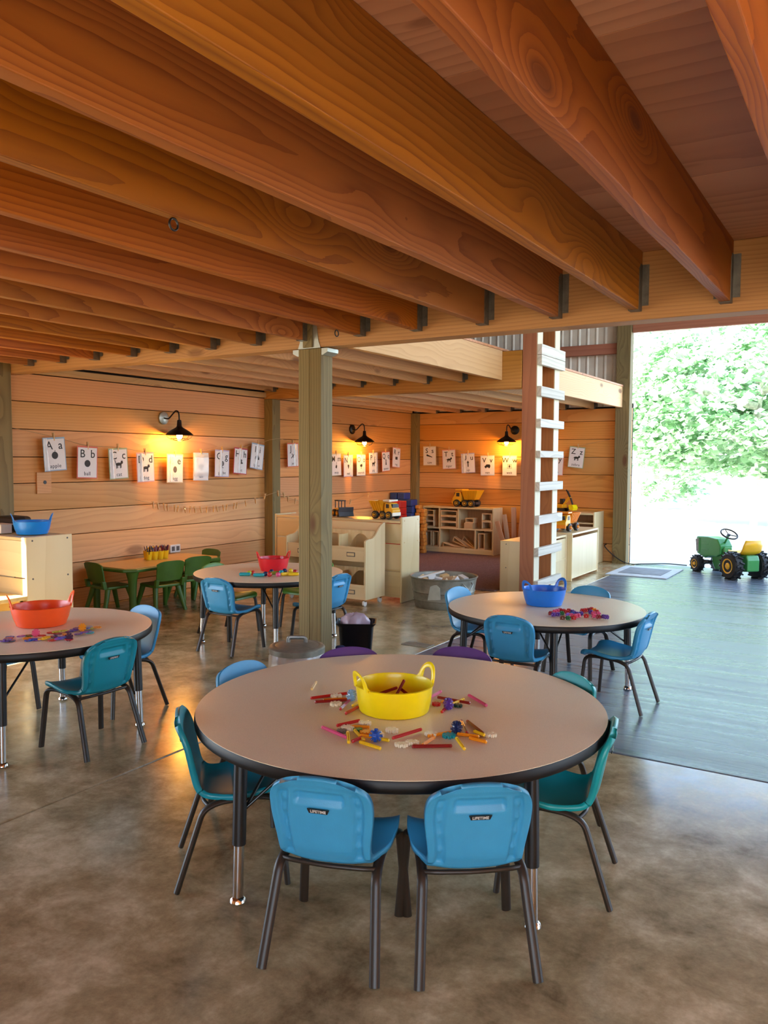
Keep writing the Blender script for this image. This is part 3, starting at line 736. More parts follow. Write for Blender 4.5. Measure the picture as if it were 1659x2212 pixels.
# rolling book display
BX, BY = -3.82, 5.59
t = thing('book_display', 'rolling birch book display with scalloped dividers beside the central post', 'bookcase', (BX, BY, 0))
def side_poly(h0, h1):
    pts = [(-.175, .055), (.12, .055), (.12, h1)]
    for i in range(13):
        q = i / 12; y = .11 - q * .20; pts.append((y, h0 + (h1 - h0) * (.5 + .5 * math.cos(PI * q))))
    return pts + [(-.13, h0 - .0), (-.175, h0 - .012)]
for x in (-.50, .30):
    MB().prism(side_poly(.545, .665), x, x + .018, 'X').build('side_panel', M['birch'], t, bevel=.003)
MB().box(-.482, .30, .10, .115, .06, .66).build('back_panel', M['birch_h'], t)
for z in (.07, .375):
    MB().box(-.482, .30, -.15, .10, z, z + .012).build('shelf', M['birch_h'], t)
for z in (.07, .375):
    fp = MB().box(-.4815, .2995, -.168, -.152, z - .015, z + .105).build('front_board', M['birch_h'], t, bevel=.002)
    for lx in (.17, -.33):
        lh = MB().box(lx - .04, lx + .04, -.1715, -.1685, z + .025, z + .06)
        lh.build('label_holder', M['ink_grey'], fp); MB().box(lx - .034, lx + .034, -.1735, -.172, z + .031, z + .054).build('label_card', M['birch_h'], fp)
for z in (.387, .082):                                    # scalloped stepped panel behind each front board
    top = z + .215; pts = [(-.481, z)]; n = 40
    pts = []
    for i in range(n + 1):
        x = -.481 + .78 * i / n; ph = (i / n * 3) % 1.0
        pts.append((x, z + .06 + .13 * abs(math.sin(PI * (i / n * 3)))))
    b = MB()
    for i in range(n):
        (xa, za), (xb, zb) = pts[i], pts[i + 1]
        b.add([(xa, -.02, za), (xb, -.02, zb), (xb, -.02, top + .0), (xa, -.02, top), (xa, -.008, za), (xb, -.008, zb), (xb, -.008, top), (xa, -.008, top)], [(0, 1, 2, 3), (7, 6, 5, 4), (0, 4, 5, 1), (3, 2, 6, 7)])
    b.build('scalloped_panel', M['birch_h'], t)
    for x in (-.221, .039): MB().box(x - .005, x + .005, -.15, .10, z, top - .03).build('divider', M['birch'], t)
def caster(parent, x, y, h=.055, r=.024, m='rail_edge'):
    c = MB().box(x - .012, x + .012, y - .014, y + .014, r * 1.5, h).build('caster', M['chrome'], parent, bevel=.002)
    MB().lathe([(r * .4, -.008), (r, -.008), (r, .008), (r * .4, .008)], 18, M=Matrix.Translation((x, y, r)) @ Matrix.Rotation(PI / 2, 4, 'Y')).build('wheel', M['white_plastic'], c, smooth=40)
for x in (-.46, .285):
    for y in (-.14, .09): caster(t, x, y)
# taller shelf unit standing behind it, back to the room
t = thing('toy_shelf', 'birch shelf unit with tall end panel behind the book display, toy trucks on top', 'shelf unit', (-3.95, 5.89, 0))
MB().box(.572, .592, -.15, .15, 0, .712).build('end_panel', M['birch'], t, bevel=.008)
MB().box(-.75, -.732, -.15, .15, 0, .69).build('end_panel', M['birch'], t, bevel=.006)
MB().box(-.731, .571, -.145, .145, .66, .68).build('top', M['birch_h'], t, bevel=.003)
MB().box(-.731, .571, -.14, -.128, .49, .655).box(-.731, .571, -.14, -.128, .27, .483).box(-.731, .571, -.14, -.128, .04, .255).build('back_panel', M['birch_h'], t, bevel=.002)
MB().box(-.731, .571, -.127, .145, .256, .27).build('shelf', M['birch_h'], t)
b = MB(); screws(b, [(-.11, .68), (.11, .68), (-.11, .50), (.11, .50), (-.1, .05), (.11, .05)], .592, .005); b.build('screw', M['pin'], t)
# open storage shelf at the end wall with hollow blocks
SX0, SY0, SW, SD = -5.075, 9.20, 1.0, .27
t = thing('block_shelf', 'open birch shelf of wooden hollow blocks against the end wall', 'shelf unit', (SX0, SY0, .0085))
MB().box(0, .022, 0, SD, 0, .585).build('side_panel', M['birch'], t, bevel=.003)
MB().box(SW - .022, SW, 0, SD, 0, .585).build('side_panel', M['birch'], t, bevel=.003)
MB().box(.0225, SW - .0225, .0, SD, .5625, .584).build('top', M['birch_h'], t, bevel=.003)
MB().box(.0225, SW - .0225, .005, SD - .01, .045, .065).build('shelf', M['birch_h'], t)
MB().box(.0225, SW - .0225, .005, SD - .01, .30, .318).build('shelf', M['birch_h'], t)
MB().box(.0225, SW - .0225, SD - .009, SD, .045, .56).build('back_panel', M['lath'], t)
MB().box(.0225, SW - .0225, .005, .02, .002, .044).build('plinth', M['birch_h'], t)
for x in (.20 * SW + .03, .50 * SW): MB().box(x, x + .016, .006, SD - .011, .3185, .562).build('divider', M['birch'], t)
for x in (.24 * SW, .74 * SW): MB().box(x, x + .016, .006, SD - .011, .0655, .2995).build('divider', M['birch'], t)
def hollow(label, x, z, w, h, d=.2, rot=0, y=.01, th=.012):
    b = MB(); b.box(-w / 2, w / 2, 0, d, 0, th).box(-w / 2, w / 2, 0, d, h - th, h).box(-w / 2, -w / 2 + th, 0, d, th + .0003, h - th - .0003).box(w / 2 - th, w / 2, 0, d, th + .0003, h - th - .0003)
    o = b.build('hollow_block', M['block'], bevel=.0015, loc=(SX0 + x, SY0 + y, z + .0085)); o.rotation_euler = (0, R(rot), 0)
    return tag(o, label, 'wooden block', 'hollow wooden blocks on the shelf')
for k in range(3):
    nm = ('lowest', 'middle', 'topmost')[k]
    hollow(nm + ' hollow block of the left stack on the upper shelf', .095, .319 + k * .073, .13, .072)
    hollow(nm + ' wide hollow block of the second stack on the upper shelf', .372, .319 + k * .073, .235, .072)
hollow('small open block lying on the solid block of the upper shelf', .665, .319 + .071, .115, .062, .12)
o = tag(MB().box(-.06, .06, 0, .12, 0, .07).build('wooden_block', M['block'], bevel=.002, loc=(SX0 + .65, SY0 + .01, .319 + .0085)), 'solid maple block alone in the third cubby of the upper shelf', 'wooden block', 'hollow wooden blocks on the shelf')
hollow('lower square block at the right end of the upper shelf', .90, .319, .135, .10); hollow('upper square block at the right end of the upper shelf', .90, .42, .135, .10)
hollow('tall block standing first from the left on the lower shelf', .08, .0665, .09, .20); hollow('tall block standing second from the left on the lower shelf', .185, .0665, .09, .20)
def hprism(label, x, z, w, h, rot, y):
    b = MB(); th = .011; d = .07
    L = math.hypot(w, h); a = math.atan2(h, w)
    b.box(-w / 2, w / 2, 0, d, 0, th); b.box(-w / 2, -w / 2 + th, 0, d, th + .0003, h)
    b.box(0, L, 0, d, -th, 0, M=Matrix.Translation((-w / 2, 0, h)) @ Matrix.Rotation(a, 4, 'Y'))
    o = b.build('ramp_block', M['block'], bevel=.001, loc=(SX0 + x, SY0 + y, z + .0085)); o.rotation_euler = (0, R(rot), 0)
    return tag(o, label, 'wooden block', 'hollow wooden blocks on the shelf')
hprism('flat lying hollow ramp block lowest in the slanted pile on the lower shelf', .43, .0665, .28, .062, 0, .01)
hprism('hollow ramp block leaning in the middle of the slanted pile on the lower shelf', .52, .095, .27, .07, 18, .083)
hprism('steepest hollow ramp block on top of the slanted pile on the lower shelf', .60, .085, .26, .075, 27, .156)
hollow('upright block in the right cubby of the lower shelf', .83, .0665, .09, .2)
# long low cabinets along the ladder
def low_cabinet(label, x0, x1, y0, y1, h, panels):
    t = thing('low_cabinet', label, 'cabinet', ((x0 + x1) / 2, (y0 + y1) / 2, 0), 0, 'birch cabinets along the doorway side')
    hx, hy = (x1 - x0) / 2, (y1 - y0) / 2
    for s in (-1, 1): MB().box(-hx, hx, s * hy - (.018 if s > 0 else 0), s * hy + (.018 if s < 0 else 0), 0, h).build('end_panel', M['birch'], t, bevel=.006)
    MB().box(-hx + .004, hx - .004, -hy + .0185, hy - .0185, h - .022, h - .002).build('top', M['birch_h'], t, bevel=.003)
    b = MB(); z = .03
    for ph in panels: b.box(hx - .018, hx - .007, -hy + .0185, hy - .0185, z + .004, z + ph - .004); z += ph
    b.build('back_panel', M['birch'], t, bevel=.002)
    b = MB(); z = .03
    for ph in panels[:-1] + [panels[-1]]: b.box(hx - .018, hx - .003, -hy + .0185, hy - .0185, z - .006, z + .004); z += ph
    b.build('rail', M['birch_h'], t, bevel=.002)
    b = MB(); screws(b, [(-hx + .06, h - .03), (hx - .06, h - .03), (-hx + .06, .22), (hx - .06, .22)], -hy, .005, 'Y'); b.build('screw', M['ink_grey'], t)
    return t
low_cabinet('pale birch cabinet whose back panels show behind the loft ladder', -2.93, -2.625, 6.76, 7.69, .463, [.20, .20])
low_cabinet('pale birch cabinet next to the doorway post carrying the orange dump truck', -2.90, -2.575, 7.70, 8.56, .475, [.40])
t = thing('shelf_unit', 'birch shelf with white edged end panel against the boards by the doorway post', 'shelf unit', (-3.3, 9.30, 0))
MB().box(.49, .51, -.19, .165, 0, .60).build('end_panel', M['birch'], t, bevel=.006)
MB().box(-.22, -.20, -.19, .165, 0, .60).build('end_panel', M['birch'], t, bevel=.006)
MB().box(-.199, .489, -.185, .165, .565, .585).build('top', M['birch_h'], t, bevel=.003)
MB().box(-.199, .489, -.18, .165, .46, .475).box(-.199, .489, -.18, .165, .3, .315).box(-.199, .489, -.18, .165, .05, .065).build('shelf', M['birch_h'], t, bevel=.002)
MB().box(-.199, .489, .15, .165, .05, .56).build('back_panel', M['lath'], t)
# laths leaning by the end shelf
for k, (x, y, h, lean, ly, w) in enumerate([(-3.84, 9.10, .45, 18, 0, .055), (-3.83, 9.16, .52, 10, 4, .05), (-3.82, 9.28, .60, 3, 6, .06), (-3.74, 9.22, .62, -2, 5, .055), (-3.70, 9.32, .60, 3, 3, .06), (-3.62, 9.27, .61, -4, 5, .05), (-3.64, 9.12, .34, 2, 4, .055), (-3.76, 9.05, .24, 30, 0, .06)]):
    o = MB().box(-w / 2, w / 2, -.012, .012, 0, h).build('wooden_lath', M['lath'], bevel=.002, loc=(x, y - .02, .012 + abs(math.sin(R(lean))) * w / 2))
    o.rotation_euler = (R(-ly), R(-lean), R(6 * (k % 3)))
    tag(o, ORD[k] + ' brown lath leaning beside the block shelf, counted from the shelf outward', 'wooden lath', 'laths leaning by the block shelf')
# big brick blocks stacked in the corner, narrow wooden blocks beside
def stack(name, label, m, x0, y0, cols, rows, w, d, h, grp, rowsk=None):
    first = None
    for c in range(cols):
        for r_ in range(rows if rowsk is None else rowsk[c]):
            x = x0 + c * (w + .003); top = (rows if rowsk is None else rowsk[c]) - r_ - 1
            lab = '%s, %s column from the side wall, %s from the top' % (label, ORD[c], ORD[top] if top else 'uppermost')
            loc = (x + random.uniform(-.006, .006), y0 + random.uniform(-.012, .012), .009 + r_ * (h + .0015))
            if first is None:
                first = MB().box(-w / 2, w / 2, -d / 2, d / 2, 0, h).build(name, M[m], bevel=.008, loc=loc); tag(first, lab, 'block', grp); o = first
            else: o = dup(first, loc, label=lab)
            o.rotation_euler = (0, 0, R(random.uniform(-5, 5)))
stack('play_brick', 'dark blue play brick', 'p_navy2', -5.31, 8.95, 3, 9, .10, .17, .083, 'dark blue play bricks stacked in the corner', [9, 9, 8])
stack('play_brick', 'red play brick', 'p_red', -5.14, 8.56, 2, 8, .10, .15, .083, 'red play bricks stacked before the blue ones', [8, 8])
stack('wood_brick', 'small natural wood brick', 'block_orange', -5.015, 8.99, 2, 13, .062, .08, .045, 'small wood bricks stacked beside the block shelf', [13, 12])
# galvanised wash tub with blocks
t = thing('wash_tub', 'large galvanised wash tub full of white and wooden blocks on the floor', 'tub', (-3.02, 5.84, 0))
pr = [(.228, 0), (.232, .006), (.24, .06), (.246, .065), (.243, .075), (.25, .125), (.256, .13), (.252, .14), (.262, .20), (.268, .232), (.276, .238), (.278, .246), (.272, .25), (.264, .244), (.256, .19), (.234, .02), (.20, .012), (.001, .012)]
MB().lathe(pr, 48).build('body', M['galv_dull'], t, smooth=40)
for a in (-20, 160):
    c = Vector((math.cos(R(a)), math.sin(R(a)), 0)); n = Vector((-c.y, c.x, 0))
    pts = [c * .268 + n * .05 + Vector((0, 0, .215)), c * .29 + n * .045 + Vector((0, 0, .2)), c * .30 + Vector((0, 0, .155)), c * .29 - n * .045 + Vector((0, 0, .2)), c * .268 - n * .05 + Vector((0, 0, .215))]
    MB().tube(bend(pts, .03), .005, 8).build('handle', M['galv'], t, smooth=60)
MB().prism([(-.05, -.07), (.055, -.06), (.05, .03), (.02, .06), (-.03, .04)], -.262, -.254, 'Y', M=Matrix.Rotation(R(10), 4, 'Z') @ Matrix.Translation((0, 0, .15))).build('worn_patch', M['bright_zinc'], t)
rb = random.Random(3)
SPOT = []
for k in range(16):
    lay = 0 if k < 8 else 1
    for _ in range(400):
        a = rb.uniform(0, 2 * PI); q = .185 * math.sqrt(rb.uniform(0, 1)); P = (q * math.cos(a), q * math.sin(a))
        if all(l != lay or math.hypot(P[0] - u, P[1] - v) > .10 for u, v, l in SPOT): break
    SPOT.append((P[0], P[1], lay)); m = 'white_plastic' if k % 2 == 0 else 'block'
    b = MB()
    if k % 3 == 0: b.prism([(-.05, 0), (.05, 0), (0, .06)], -.022, .022, 'Y')
    else: b.box(-.06 + .01 * (k % 4), .04, -.022, .022, 0, .04)
    o = b.build('building_block', M[m], bevel=.002, loc=(-3.02 + P[0], 5.84 + P[1], .12 + .075 * lay)); o.rotation_euler = (R(rb.uniform(-14, 14)), R(rb.uniform(-14, 14)), rb.uniform(0, 6))
    BLK = globals().setdefault('BLK', []); BLK.append((o, m))
o = MB().box(-.11, .11, -.016, .016, 0, .014).build('building_block', M['white_plastic'], bevel=.002, loc=(-3.06, 5.70, .262)); o.rotation_euler = (0, R(-14), R(38)); BLK.append((o, 'white_plastic'))
for kind, word in (('white_plastic', 'white'), ('block', 'wooden')):
    l = sorted([o for o, m in BLK if m == kind], key=lambda o: cam_x(o.location / S))
    for i, o in enumerate(l): tag(o, '%s %s building block from the left in the galvanised wash tub' % (ORD[i], word), 'block', 'blocks heaped in the wash tub')
# galvanised can with bag and lid, black bin, blue bundle
t = thing('trash_can', 'lidded galvanised trash can with a clear bag beside the central post', 'trash can', (-2.27, 2.93, 0))
MB().lathe([(.098, 0), (.102, .01), (.116, .27), (.12, .275), (.112, .28), (.1, .02), (.002, .012)], 36).build('body', M['galv'], t, smooth=40)
b = MB(); vs = []; n = 60
for k, (r, z) in enumerate([(.119, .30), (.126, .285), (.13, .24), (.134, .18), (.131, .11), (.128, .06)]):
    for i in range(n):
        a = 2 * PI * i / n; rr = r + .005 * math.sin(7 * a + k * .9) * (k / 4) + .0035 * math.sin(17 * a - k) * (k > 0)
        vs.append((rr * math.cos(a), rr * math.sin(a), z + .008 * math.sin(5 * a) * (k > 3)))
b.add(vs, [(k * n + i, k * n + (i + 1) % n, (k + 1) * n + (i + 1) % n, (k + 1) * n + i) for k in range(5) for i in range(n)])
b.build('bag_liner', M['bag'], t, smooth=80)
ld = MB().lathe([(.122, .296), (.128, .298), (.129, .322), (.124, .328), (.11, .333), (.1, .331), (.09, .336), (.04, .342), (.001, .343)], 40).build('lid', M['galv_dull'], t, smooth=35)
MB().tube(bend([(-.034, -.02, .338), (-.034, -.02, .365), (.034, .02, .365), (.034, .02, .338)], .012), .003, 8, r2=.009, side=(-.5, .86, 0)).build('lid_handle', M['galv'], ld, smooth=60)
t = thing('waste_bin', 'black open waste bin with a pale pink bag behind the central post', 'waste bin', (-2.585, 3.90, 0), R(30))
def rrect(w, d, r, n=5):
    out = []
    for cx, cy_, a0 in ((w - r, d - r, 0), (-w + r, d - r, 90), (-w + r, -d + r, 180), (w - r, -d + r, 270)):
        for i in range(n + 1): a = R(a0 + 90 * i / n); out.append((cx + r * math.cos(a), cy_ + r * math.sin(a)))
    return out
def loft_rr(secs, b, capb=True, capt=False):
    rings = [[(x, y, z) for x, y in rrect(w, d, r)] for w, d, r, z in secs]; n = len(rings[0]); vs = [p for q in rings for p in q]
    fs = [(k * n + i, k * n + (i + 1) % n, (k + 1) * n + (i + 1) % n, (k + 1) * n + i) for k in range(len(secs) - 1) for i in range(n)]
    if capb: fs.append(tuple(range(n))[::-1])
    if capt: fs.append(tuple((len(secs) - 1) * n + i for i in range(n)))
    b.add(vs, fs); return b
loft_rr([(.085, .065, .02, 0), (.10, .08, .03, .22), (.115, .092, .03, .238), (.116, .093, .03, .245), (.108, .086, .03, .243), (.097, .077, .03, .22), (.08, .06, .02, .01)], MB(), capt=True).build('body', M['bin'], t, smooth=40)
b = MB(); vs = []; n = 28; rb = random.Random(5)
for k, (r, z) in enumerate([(.09, .2), (.085, .25), (.06, .275), (.03, .285), (.001, .282)]):
    for i in range(n):
        a = 2 * PI * i / n; q = r * (1 + .22 * math.sin(3 * a + k) + rb.uniform(-.06, .06)); vs.append((q * math.cos(a) * .9 - .015, q * math.sin(a) * .7, z + rb.uniform(-.008, .012)))
b.add(vs, [(k * n + i, k * n + (i + 1) % n, (k + 1) * n + (i + 1) % n, (k + 1) * n + i) for k in range(4) for i in range(n)]).build('bag_liner', M['pinkbag'], t, smooth=50)
t = thing('fabric_bundle', 'pair of dark blue ribbed shapes on the floor between post and black bin', 'fabric bundle', (-2.50, 3.68, 0))  # dark blue fabric bundle, built as two ribbed cylinders
for x in (-.045, .03):
    b = MB(); prof = []
    for i in range(24): prof.append((.028 + .0018 * (i % 2), .006 * i))
    b.lathe([(.02, 0)] + prof + [(.02, .145)], 18, (x, .01 * x, 0)).build('ribbed_roll', M['navy_cloth'], t, smooth=60)
# ---------------------------------------------------------------- green toddler table and chairs
GT = thing('toddler_table', 'low green plastic table with tan top against the boarded wall', 'table', (-5.03, 4.65, 0))
MB().prism([(-.24, -.44), (-.18, -.50), (.18, -.50), (.24, -.44), (.24, .44), (.18, .50), (-.18, .50), (-.24, .44)], .345, .352, 'Z').build('tabletop', M['table_wood'], GT, bevel=.002)
MB().prism([(-.265, -.45), (-.19, -.525), (.19, -.525), (.265, -.45), (.265, .45), (.19, .525), (-.19, .525), (-.265, .45)], .322, .347, 'Z').build('rim', M['toy_green'], GT, bevel=.008)
for sx in (-1, 1):
    for sy in (-1, 1):
        MB().lathe([(.026, 0), (.028, .15), (.034, .26), (.05, .323)], 16, (sx * .205, sy * .445, 0)).build('leg', M['toy_green'], GT, smooth=40)
def toddler_chair():
    r = thing('toddler_chair', '', 'chair')
    MB().prism(rrect(.125, .12, .04), .185, .205, 'Z').build('seat', M['toy_green'], r, bevel=.008)
    b = MB(); pts = [(-.12, .24), (.12, .24), (.118, .36), (.09, .385), (-.09, .385), (-.118, .36)]
    nx = 10; vs = []; fs = []
    for k in (0, 1):
        for i in range(nx + 1):
            for j in range(9):
                t = -1 + 2 * i / nx; v = j / 8; z = .235 + .15 * v - (.02 * abs(t) ** 4 if j > 5 else 0)
                w = .122 - .012 * (1 - v); vs.append((w * t, -.128 - .03 * v + .016 * t * t - .010 * k, z))
    q = (nx + 1) * 9
    for i in range(nx):
        for j in range(8):
            a = i * 9 + j; fs.append((a, a + 9, a + 10, a + 1)); fs.append((q + a, q + a + 1, q + a + 10, q + a + 9))
    for i in range(nx): fs.append((i * 9, q + i * 9, q + i * 9 + 9, i * 9 + 9)); fs.append((i * 9 + 8, i * 9 + 17, q + i * 9 + 17, q + i * 9 + 8))
    for j in range(8): fs.append((j, j + 1, q + j + 1, q + j)); a = nx * 9 + j; fs.append((a, q + a, q + a + 1, a + 1))
    b.add(vs, fs); b.build('backrest', M['toy_green'], r, smooth=40)
    for sx in (-1, 1):
        MB().prism([(-.135, .19), (-.105, .19), (-.118, .25), (-.15, .25)], sx * .115 - .014, sx * .115 + .014, 'X').build('back_support', M['toy_green'], r, bevel=.004)
        for sy in (-1, 1):
            MB().tube([(sx * .098, sy * .085, .196), (sx * .112, sy * .105, .12), (sx * .132, sy * .142, 0)], [.022, .019, .015], 10).build('leg', M['toy_green'], r, smooth=50)
    return r
tc0 = toddler_chair(); grp = 'green toddler chairs'
for i, (lab, x, y, d) in enumerate([('green toddler chair at the cabinet end of the low green table', -5.04, 4.18, -8), ('green toddler chair nearest the camera on the long side of the low green table', -4.79, 4.45, 80), ('green toddler chair on the long side of the low green table nearer the red tub', -4.83, 4.79, 78), ('green toddler chair at the far end of the low green table by the outlet', -4.99, 5.06, 172)]):
    o = tc0 if i == 0 else dup(tc0); o.location = (x * S, y * S, 0); o.rotation_euler = (0, 0, R(d)); o['label'] = lab; o['group'] = grp; o.scale = (1.0, 1.0, 1.04)
t = thing('crayon_caddy', 'yellow crayon caddy of four cups with a handle on the low green table', 'caddy', (-5.12, 4.70, .352), R(80))
for k, (x, y) in enumerate(((-.075, -.03), (-.025, -.04), (.03, -.035), (.08, -.03), (-.05, .04), (.05, .04))):
    MB().lathe([(.022, 0), (.030, .068), (.031, .07), (.027, .07), (.02, .006), (.001, .006)], 16, (x, y, 0)).build('cup', M['p_yellow'], t, smooth=40)
MB().tube(bend([(-.09, 0, .065), (-.06, 0, .10), (.06, 0, .10), (.09, 0, .065)], .03), .006, 8, r2=.012).build('handle', M['p_yellow'], t, smooth=60)
rb = random.Random(9); cr = []
for k, (x, y) in enumerate(((-.075, -.03), (-.025, -.04), (.03, -.035), (.08, -.03))):
    for q in range(9):
        c = rb.choice(['p_darkred', 'p_dark purple', 'p_brown', 'p_black']); a = rb.uniform(0, 6.28); rr = .013
        wx = x * math.cos(R(80)) - y * math.sin(R(80)); wy = x * math.sin(R(80)) + y * math.cos(R(80))
        o = MB().lathe([(.004, 0), (.004, .095), (.001, .108)], 8).build('crayon', M[c], loc=(-5.12 + wx + rr * math.cos(a), 4.70 + wy + rr * math.sin(a), .352 + .012), smooth=40)
        o.rotation_euler = (rb.uniform(-.3, .3), rb.uniform(-.3, .3), 0)
        tag(o, 'dark crayon standing in the %s cup of the yellow caddy' % ORD[k], 'crayon', 'crayons in the %s cup' % ORD[k])
t = thing('wall_outlet', 'white surface mounted outlet box on the wall above the low green table', 'outlet', (XL + .001, 5.15, .385))
MB().box(0, .035, -.06, .06, -.035, .035).build('box', M['white_plastic'], t, bevel=.004)
for y in (-.028, .028):
    MB().box(.0352, .037, y - .017, y + .017, -.02, .02).build('socket', M['ink_grey'], t)
t = thing('cover_board', 'small square board with a dark hole on the wall below the apple card', 'board', (XL + .001, 3.853, .995))
MB().box(0, .014, -.062, .062, -.08, .08).build('board', M['plank'], t, bevel=.002)
MB().lathe([(.014, 0), (.014, .002)], 20, M=Matrix.Translation((.0142, .005, .005)) @ Matrix.Rotation(PI / 2, 4, 'Y')).build('hole', M['veh_black'], t)
# ---------------------------------------------------------------- gooseneck wall lamps
LAMP_POWER = 17.0
def wall_lamp(label, loc, rz, plate, side):
    """side: the sweep of the neck along the wall; local +X leaves the wall."""
    t = thing('wall_lamp', label, 'lamp', loc, rz, 'gooseneck barn lamps')
    MB().lathe([(.052, 0), (.055, .004), (.055, .016), (.05, .02)], 28, M=Matrix.Rotation(PI / 2, 4, 'Y')).build('wall_plate', M[plate], t, smooth=40)
    neck = spline([Vector(p) for p in [(.018, 0, 0), (.05, side * .02, -.004), (.085, side * .035, .035), (.115, side * .045, .062), (.14, side * .052, .045), (.145, side * .054, -.02)]], 24)
    MB().tube(neck, .0065, 10).build('gooseneck', M['lamp_metal'], t, smooth=60)
    cx, cy_ = .145, side * .054
    MB().lathe([(.012, -.015), (.018, -.02), (.022, -.07), (.032, -.082), (.06, -.098), (.092, -.118), (.118, -.142), (.122, -.147), (.117, -.145), (.09, -.123), (.058, -.104), (.03, -.09), (.012, -.088)], 36, (cx, cy_, 0)).build('lamp_shade', M['lamp_metal'], t, smooth=40)
    MB().sphere((cx, cy_, -.155), (.025, .025, .030), 16, 12).lathe([(.013, -.13), (.013, -.09)], 12, (cx, cy_, 0)).build('bulb', M['bulb'], t, smooth=60)
    b = MB()
    for k in range(6):
        a = 2 * PI * k / 6; pts = []
        for i in range(9):
            q = i / 8 * PI / 2; pts.append((cx + .112 * math.cos(q) * math.cos(a), cy_ + .112 * math.cos(q) * math.sin(a), -.147 - .05 * math.sin(q)))
        b.tube(pts, .0017, 6)
    for rr, zz in ((.112, -.148), (.085, -.18), (.04, -.194)):
        b.tube([(cx + rr * math.cos(2 * PI * i / 28), cy_ + rr * math.sin(2 * PI * i / 28), zz) for i in range(28)], .0017, 6, closed=True)
    b.build('wire_guard', M['lamp_metal'], t, smooth=60)
    ld = bpy.data.lights.new('bulb_light', 'POINT'); ld.energy = LAMP_POWER; ld.color = (1.0, .43, .06); ld.shadow_soft_size = .03 * S
    lo = bpy.data.objects.new('bulb_light', ld); COL.objects.link(lo); lo.parent = t; lo.location = Vector((cx, cy_, -.20)) * S
    return t
wall_lamp('gooseneck wall lamp with pale round plate above the egg and fan cards', (XL + .001, 5.05, 1.535), 0, 'bright_zinc', 1)
wall_lamp('gooseneck wall lamp with dark plate on the side wall near the corner', (XL + .001, 8.005, 1.54), 0, 'lamp_metal', 1)
wall_lamp('gooseneck wall lamp on the end wall beside the loft ladder', (-3.935, YB - .001, 1.56), -PI / 2, 'lamp_metal', -1)
# ---------------------------------------------------------------- strings, clothespins, cards
def sag(p, q, drop, n=14):
    p, q = Vector(p), Vector(q); return [tuple(p.lerp(q, i / n) - Vector((0, 0, 4 * drop * (i / n) * (1 - i / n)))) for i in range(n + 1)]
XS = XL + .055; YS = YB - .055
def string(label, pts, r=.0018): return tag(MB().tube(pts, r, 6).build('string_line', M['string'], smooth=60), label, 'string')
s1y = [(3.53, 1.41), (3.905, 1.343), (4.211, 1.282), (4.504, 1.272), (4.791, 1.241), (5.132, 1.229), (5.451, 1.244), (5.732, 1.273), (5.997, 1.295), (6.25, 1.341), (6.48, 1.392), (6.801, 1.361), (7.09, 1.32), (7.35, 1.28), (7.6, 1.257), (7.844, 1.243), (8.119, 1.25), (8.386, 1.275), (8.678, 1.296), (8.949, 1.346), (9.38, 1.405)]
s2y = [(4.72, .835), (4.80, .815), (5.0, .777), (5.25, .742), (5.55, .727), (5.8, .735), (6.0, .752), (6.2, .782), (6.48, .852), (6.6, .825), (6.75, .775), (7.0, .725), (7.4, .69), (7.82, .69), (8.3, .77), (8.56, .82)]
def on_wall(l): return [tuple(p) for p in spline([Vector((XL + .012 if i in (0, len(l) - 1) else (XL + .118 if abs(y - 6.48) < .01 else XS), y, z)) for i, (y, z) in enumerate(l)], len(l) * 5)]
def zat(l, y):
    for (a, za), (b, zb) in zip(l, l[1:]):
        if a <= y <= b: return za + (zb - za) * (y - a) / (b - a)
string('jute string of alphabet cards along the side wall', on_wall(s1y))
string('empty jute string of clothespins low on the side wall', on_wall(s2y))
s3x = [(-5.29, 1.425), (-5.112, 1.372), (-4.831, 1.328), (-4.559, 1.28), (-4.28, 1.251), (-3.979, 1.252), (-3.66, 1.25), (-3.375, 1.268), (-3.114, 1.357), (-2.66, 1.45)]
string('jute string of alphabet cards along the end wall', [tuple(p) for p in spline([Vector((x, YS, z)) for x, z in s3x], 50)])
def pin(label, loc, rz, tilt, group):
    t = thing('clothespin', label, 'clothespin', loc, rz, group)
    for s in (-1, 1):
        o = MB().prism([(-.004, -.032), (.003, -.034), (.004, .0), (.002, .03), (-.003, .03)], -.0045, .0045, 'Y').build('prong', M['pin'], t, bevel=.001); o.location = (s * .0045 * S, 0, 0); o.rotation_euler = (0, s * .10, 0)
        if s > 0: o.scale = (-1, 1, 1)
    MB().tube([(.008, -.005, .004), (0, -.006, .009), (-.008, -.005, .004)], .0014, 6).build('spring', M['chrome'], t)
    for c in t.children: c.rotation_euler = (c.rotation_euler[0] + 0, c.rotation_euler[1], 0)
    t.rotation_euler = (tilt, 0, rz) if abs(rz) < .1 else (0, tilt, rz)
    return t
pts = [(4.879, .785), (4.931, .786), (5.005, .755), (5.042, .745), (5.129, .745), (5.168, .743), (5.252, .727), (5.315, .728), (5.373, .716), (5.449, .721), (5.527, .717), (5.618, .726), (5.662, .715), (5.749, .72), (5.794, .722), (5.898, .735), (5.937, .733), (6.065, .76), (6.21, .786), (6.352, .809), (6.49, .848), (6.581, .848), (6.726, .781), (6.852, .752), (6.965, .722), (7.9, .70), (8.29, .765)]
for i, (y, z) in enumerate(pts):
    lab = (ORD[i] if i < 25 else ('second last', 'last')[i - 25]) + ' clothespin from the near end of the low empty string on the side wall'
    pin(lab, (XS if abs(y - 6.48) > .12 else XL + .116, y, zat(s2y, y) - .012), 0, random.uniform(-.35, .35), 'clothespins on the low string')
def E_(cx, cy_, rx, ry, n=20): return [(cx + rx * math.cos(2 * PI * i / n), cy_ + ry * math.sin(2 * PI * i / n)) for i in range(n)]
def Q(x0, y0, x1, y1): return [(x0, y0), (x1, y0), (x1, y1), (x0, y1)]
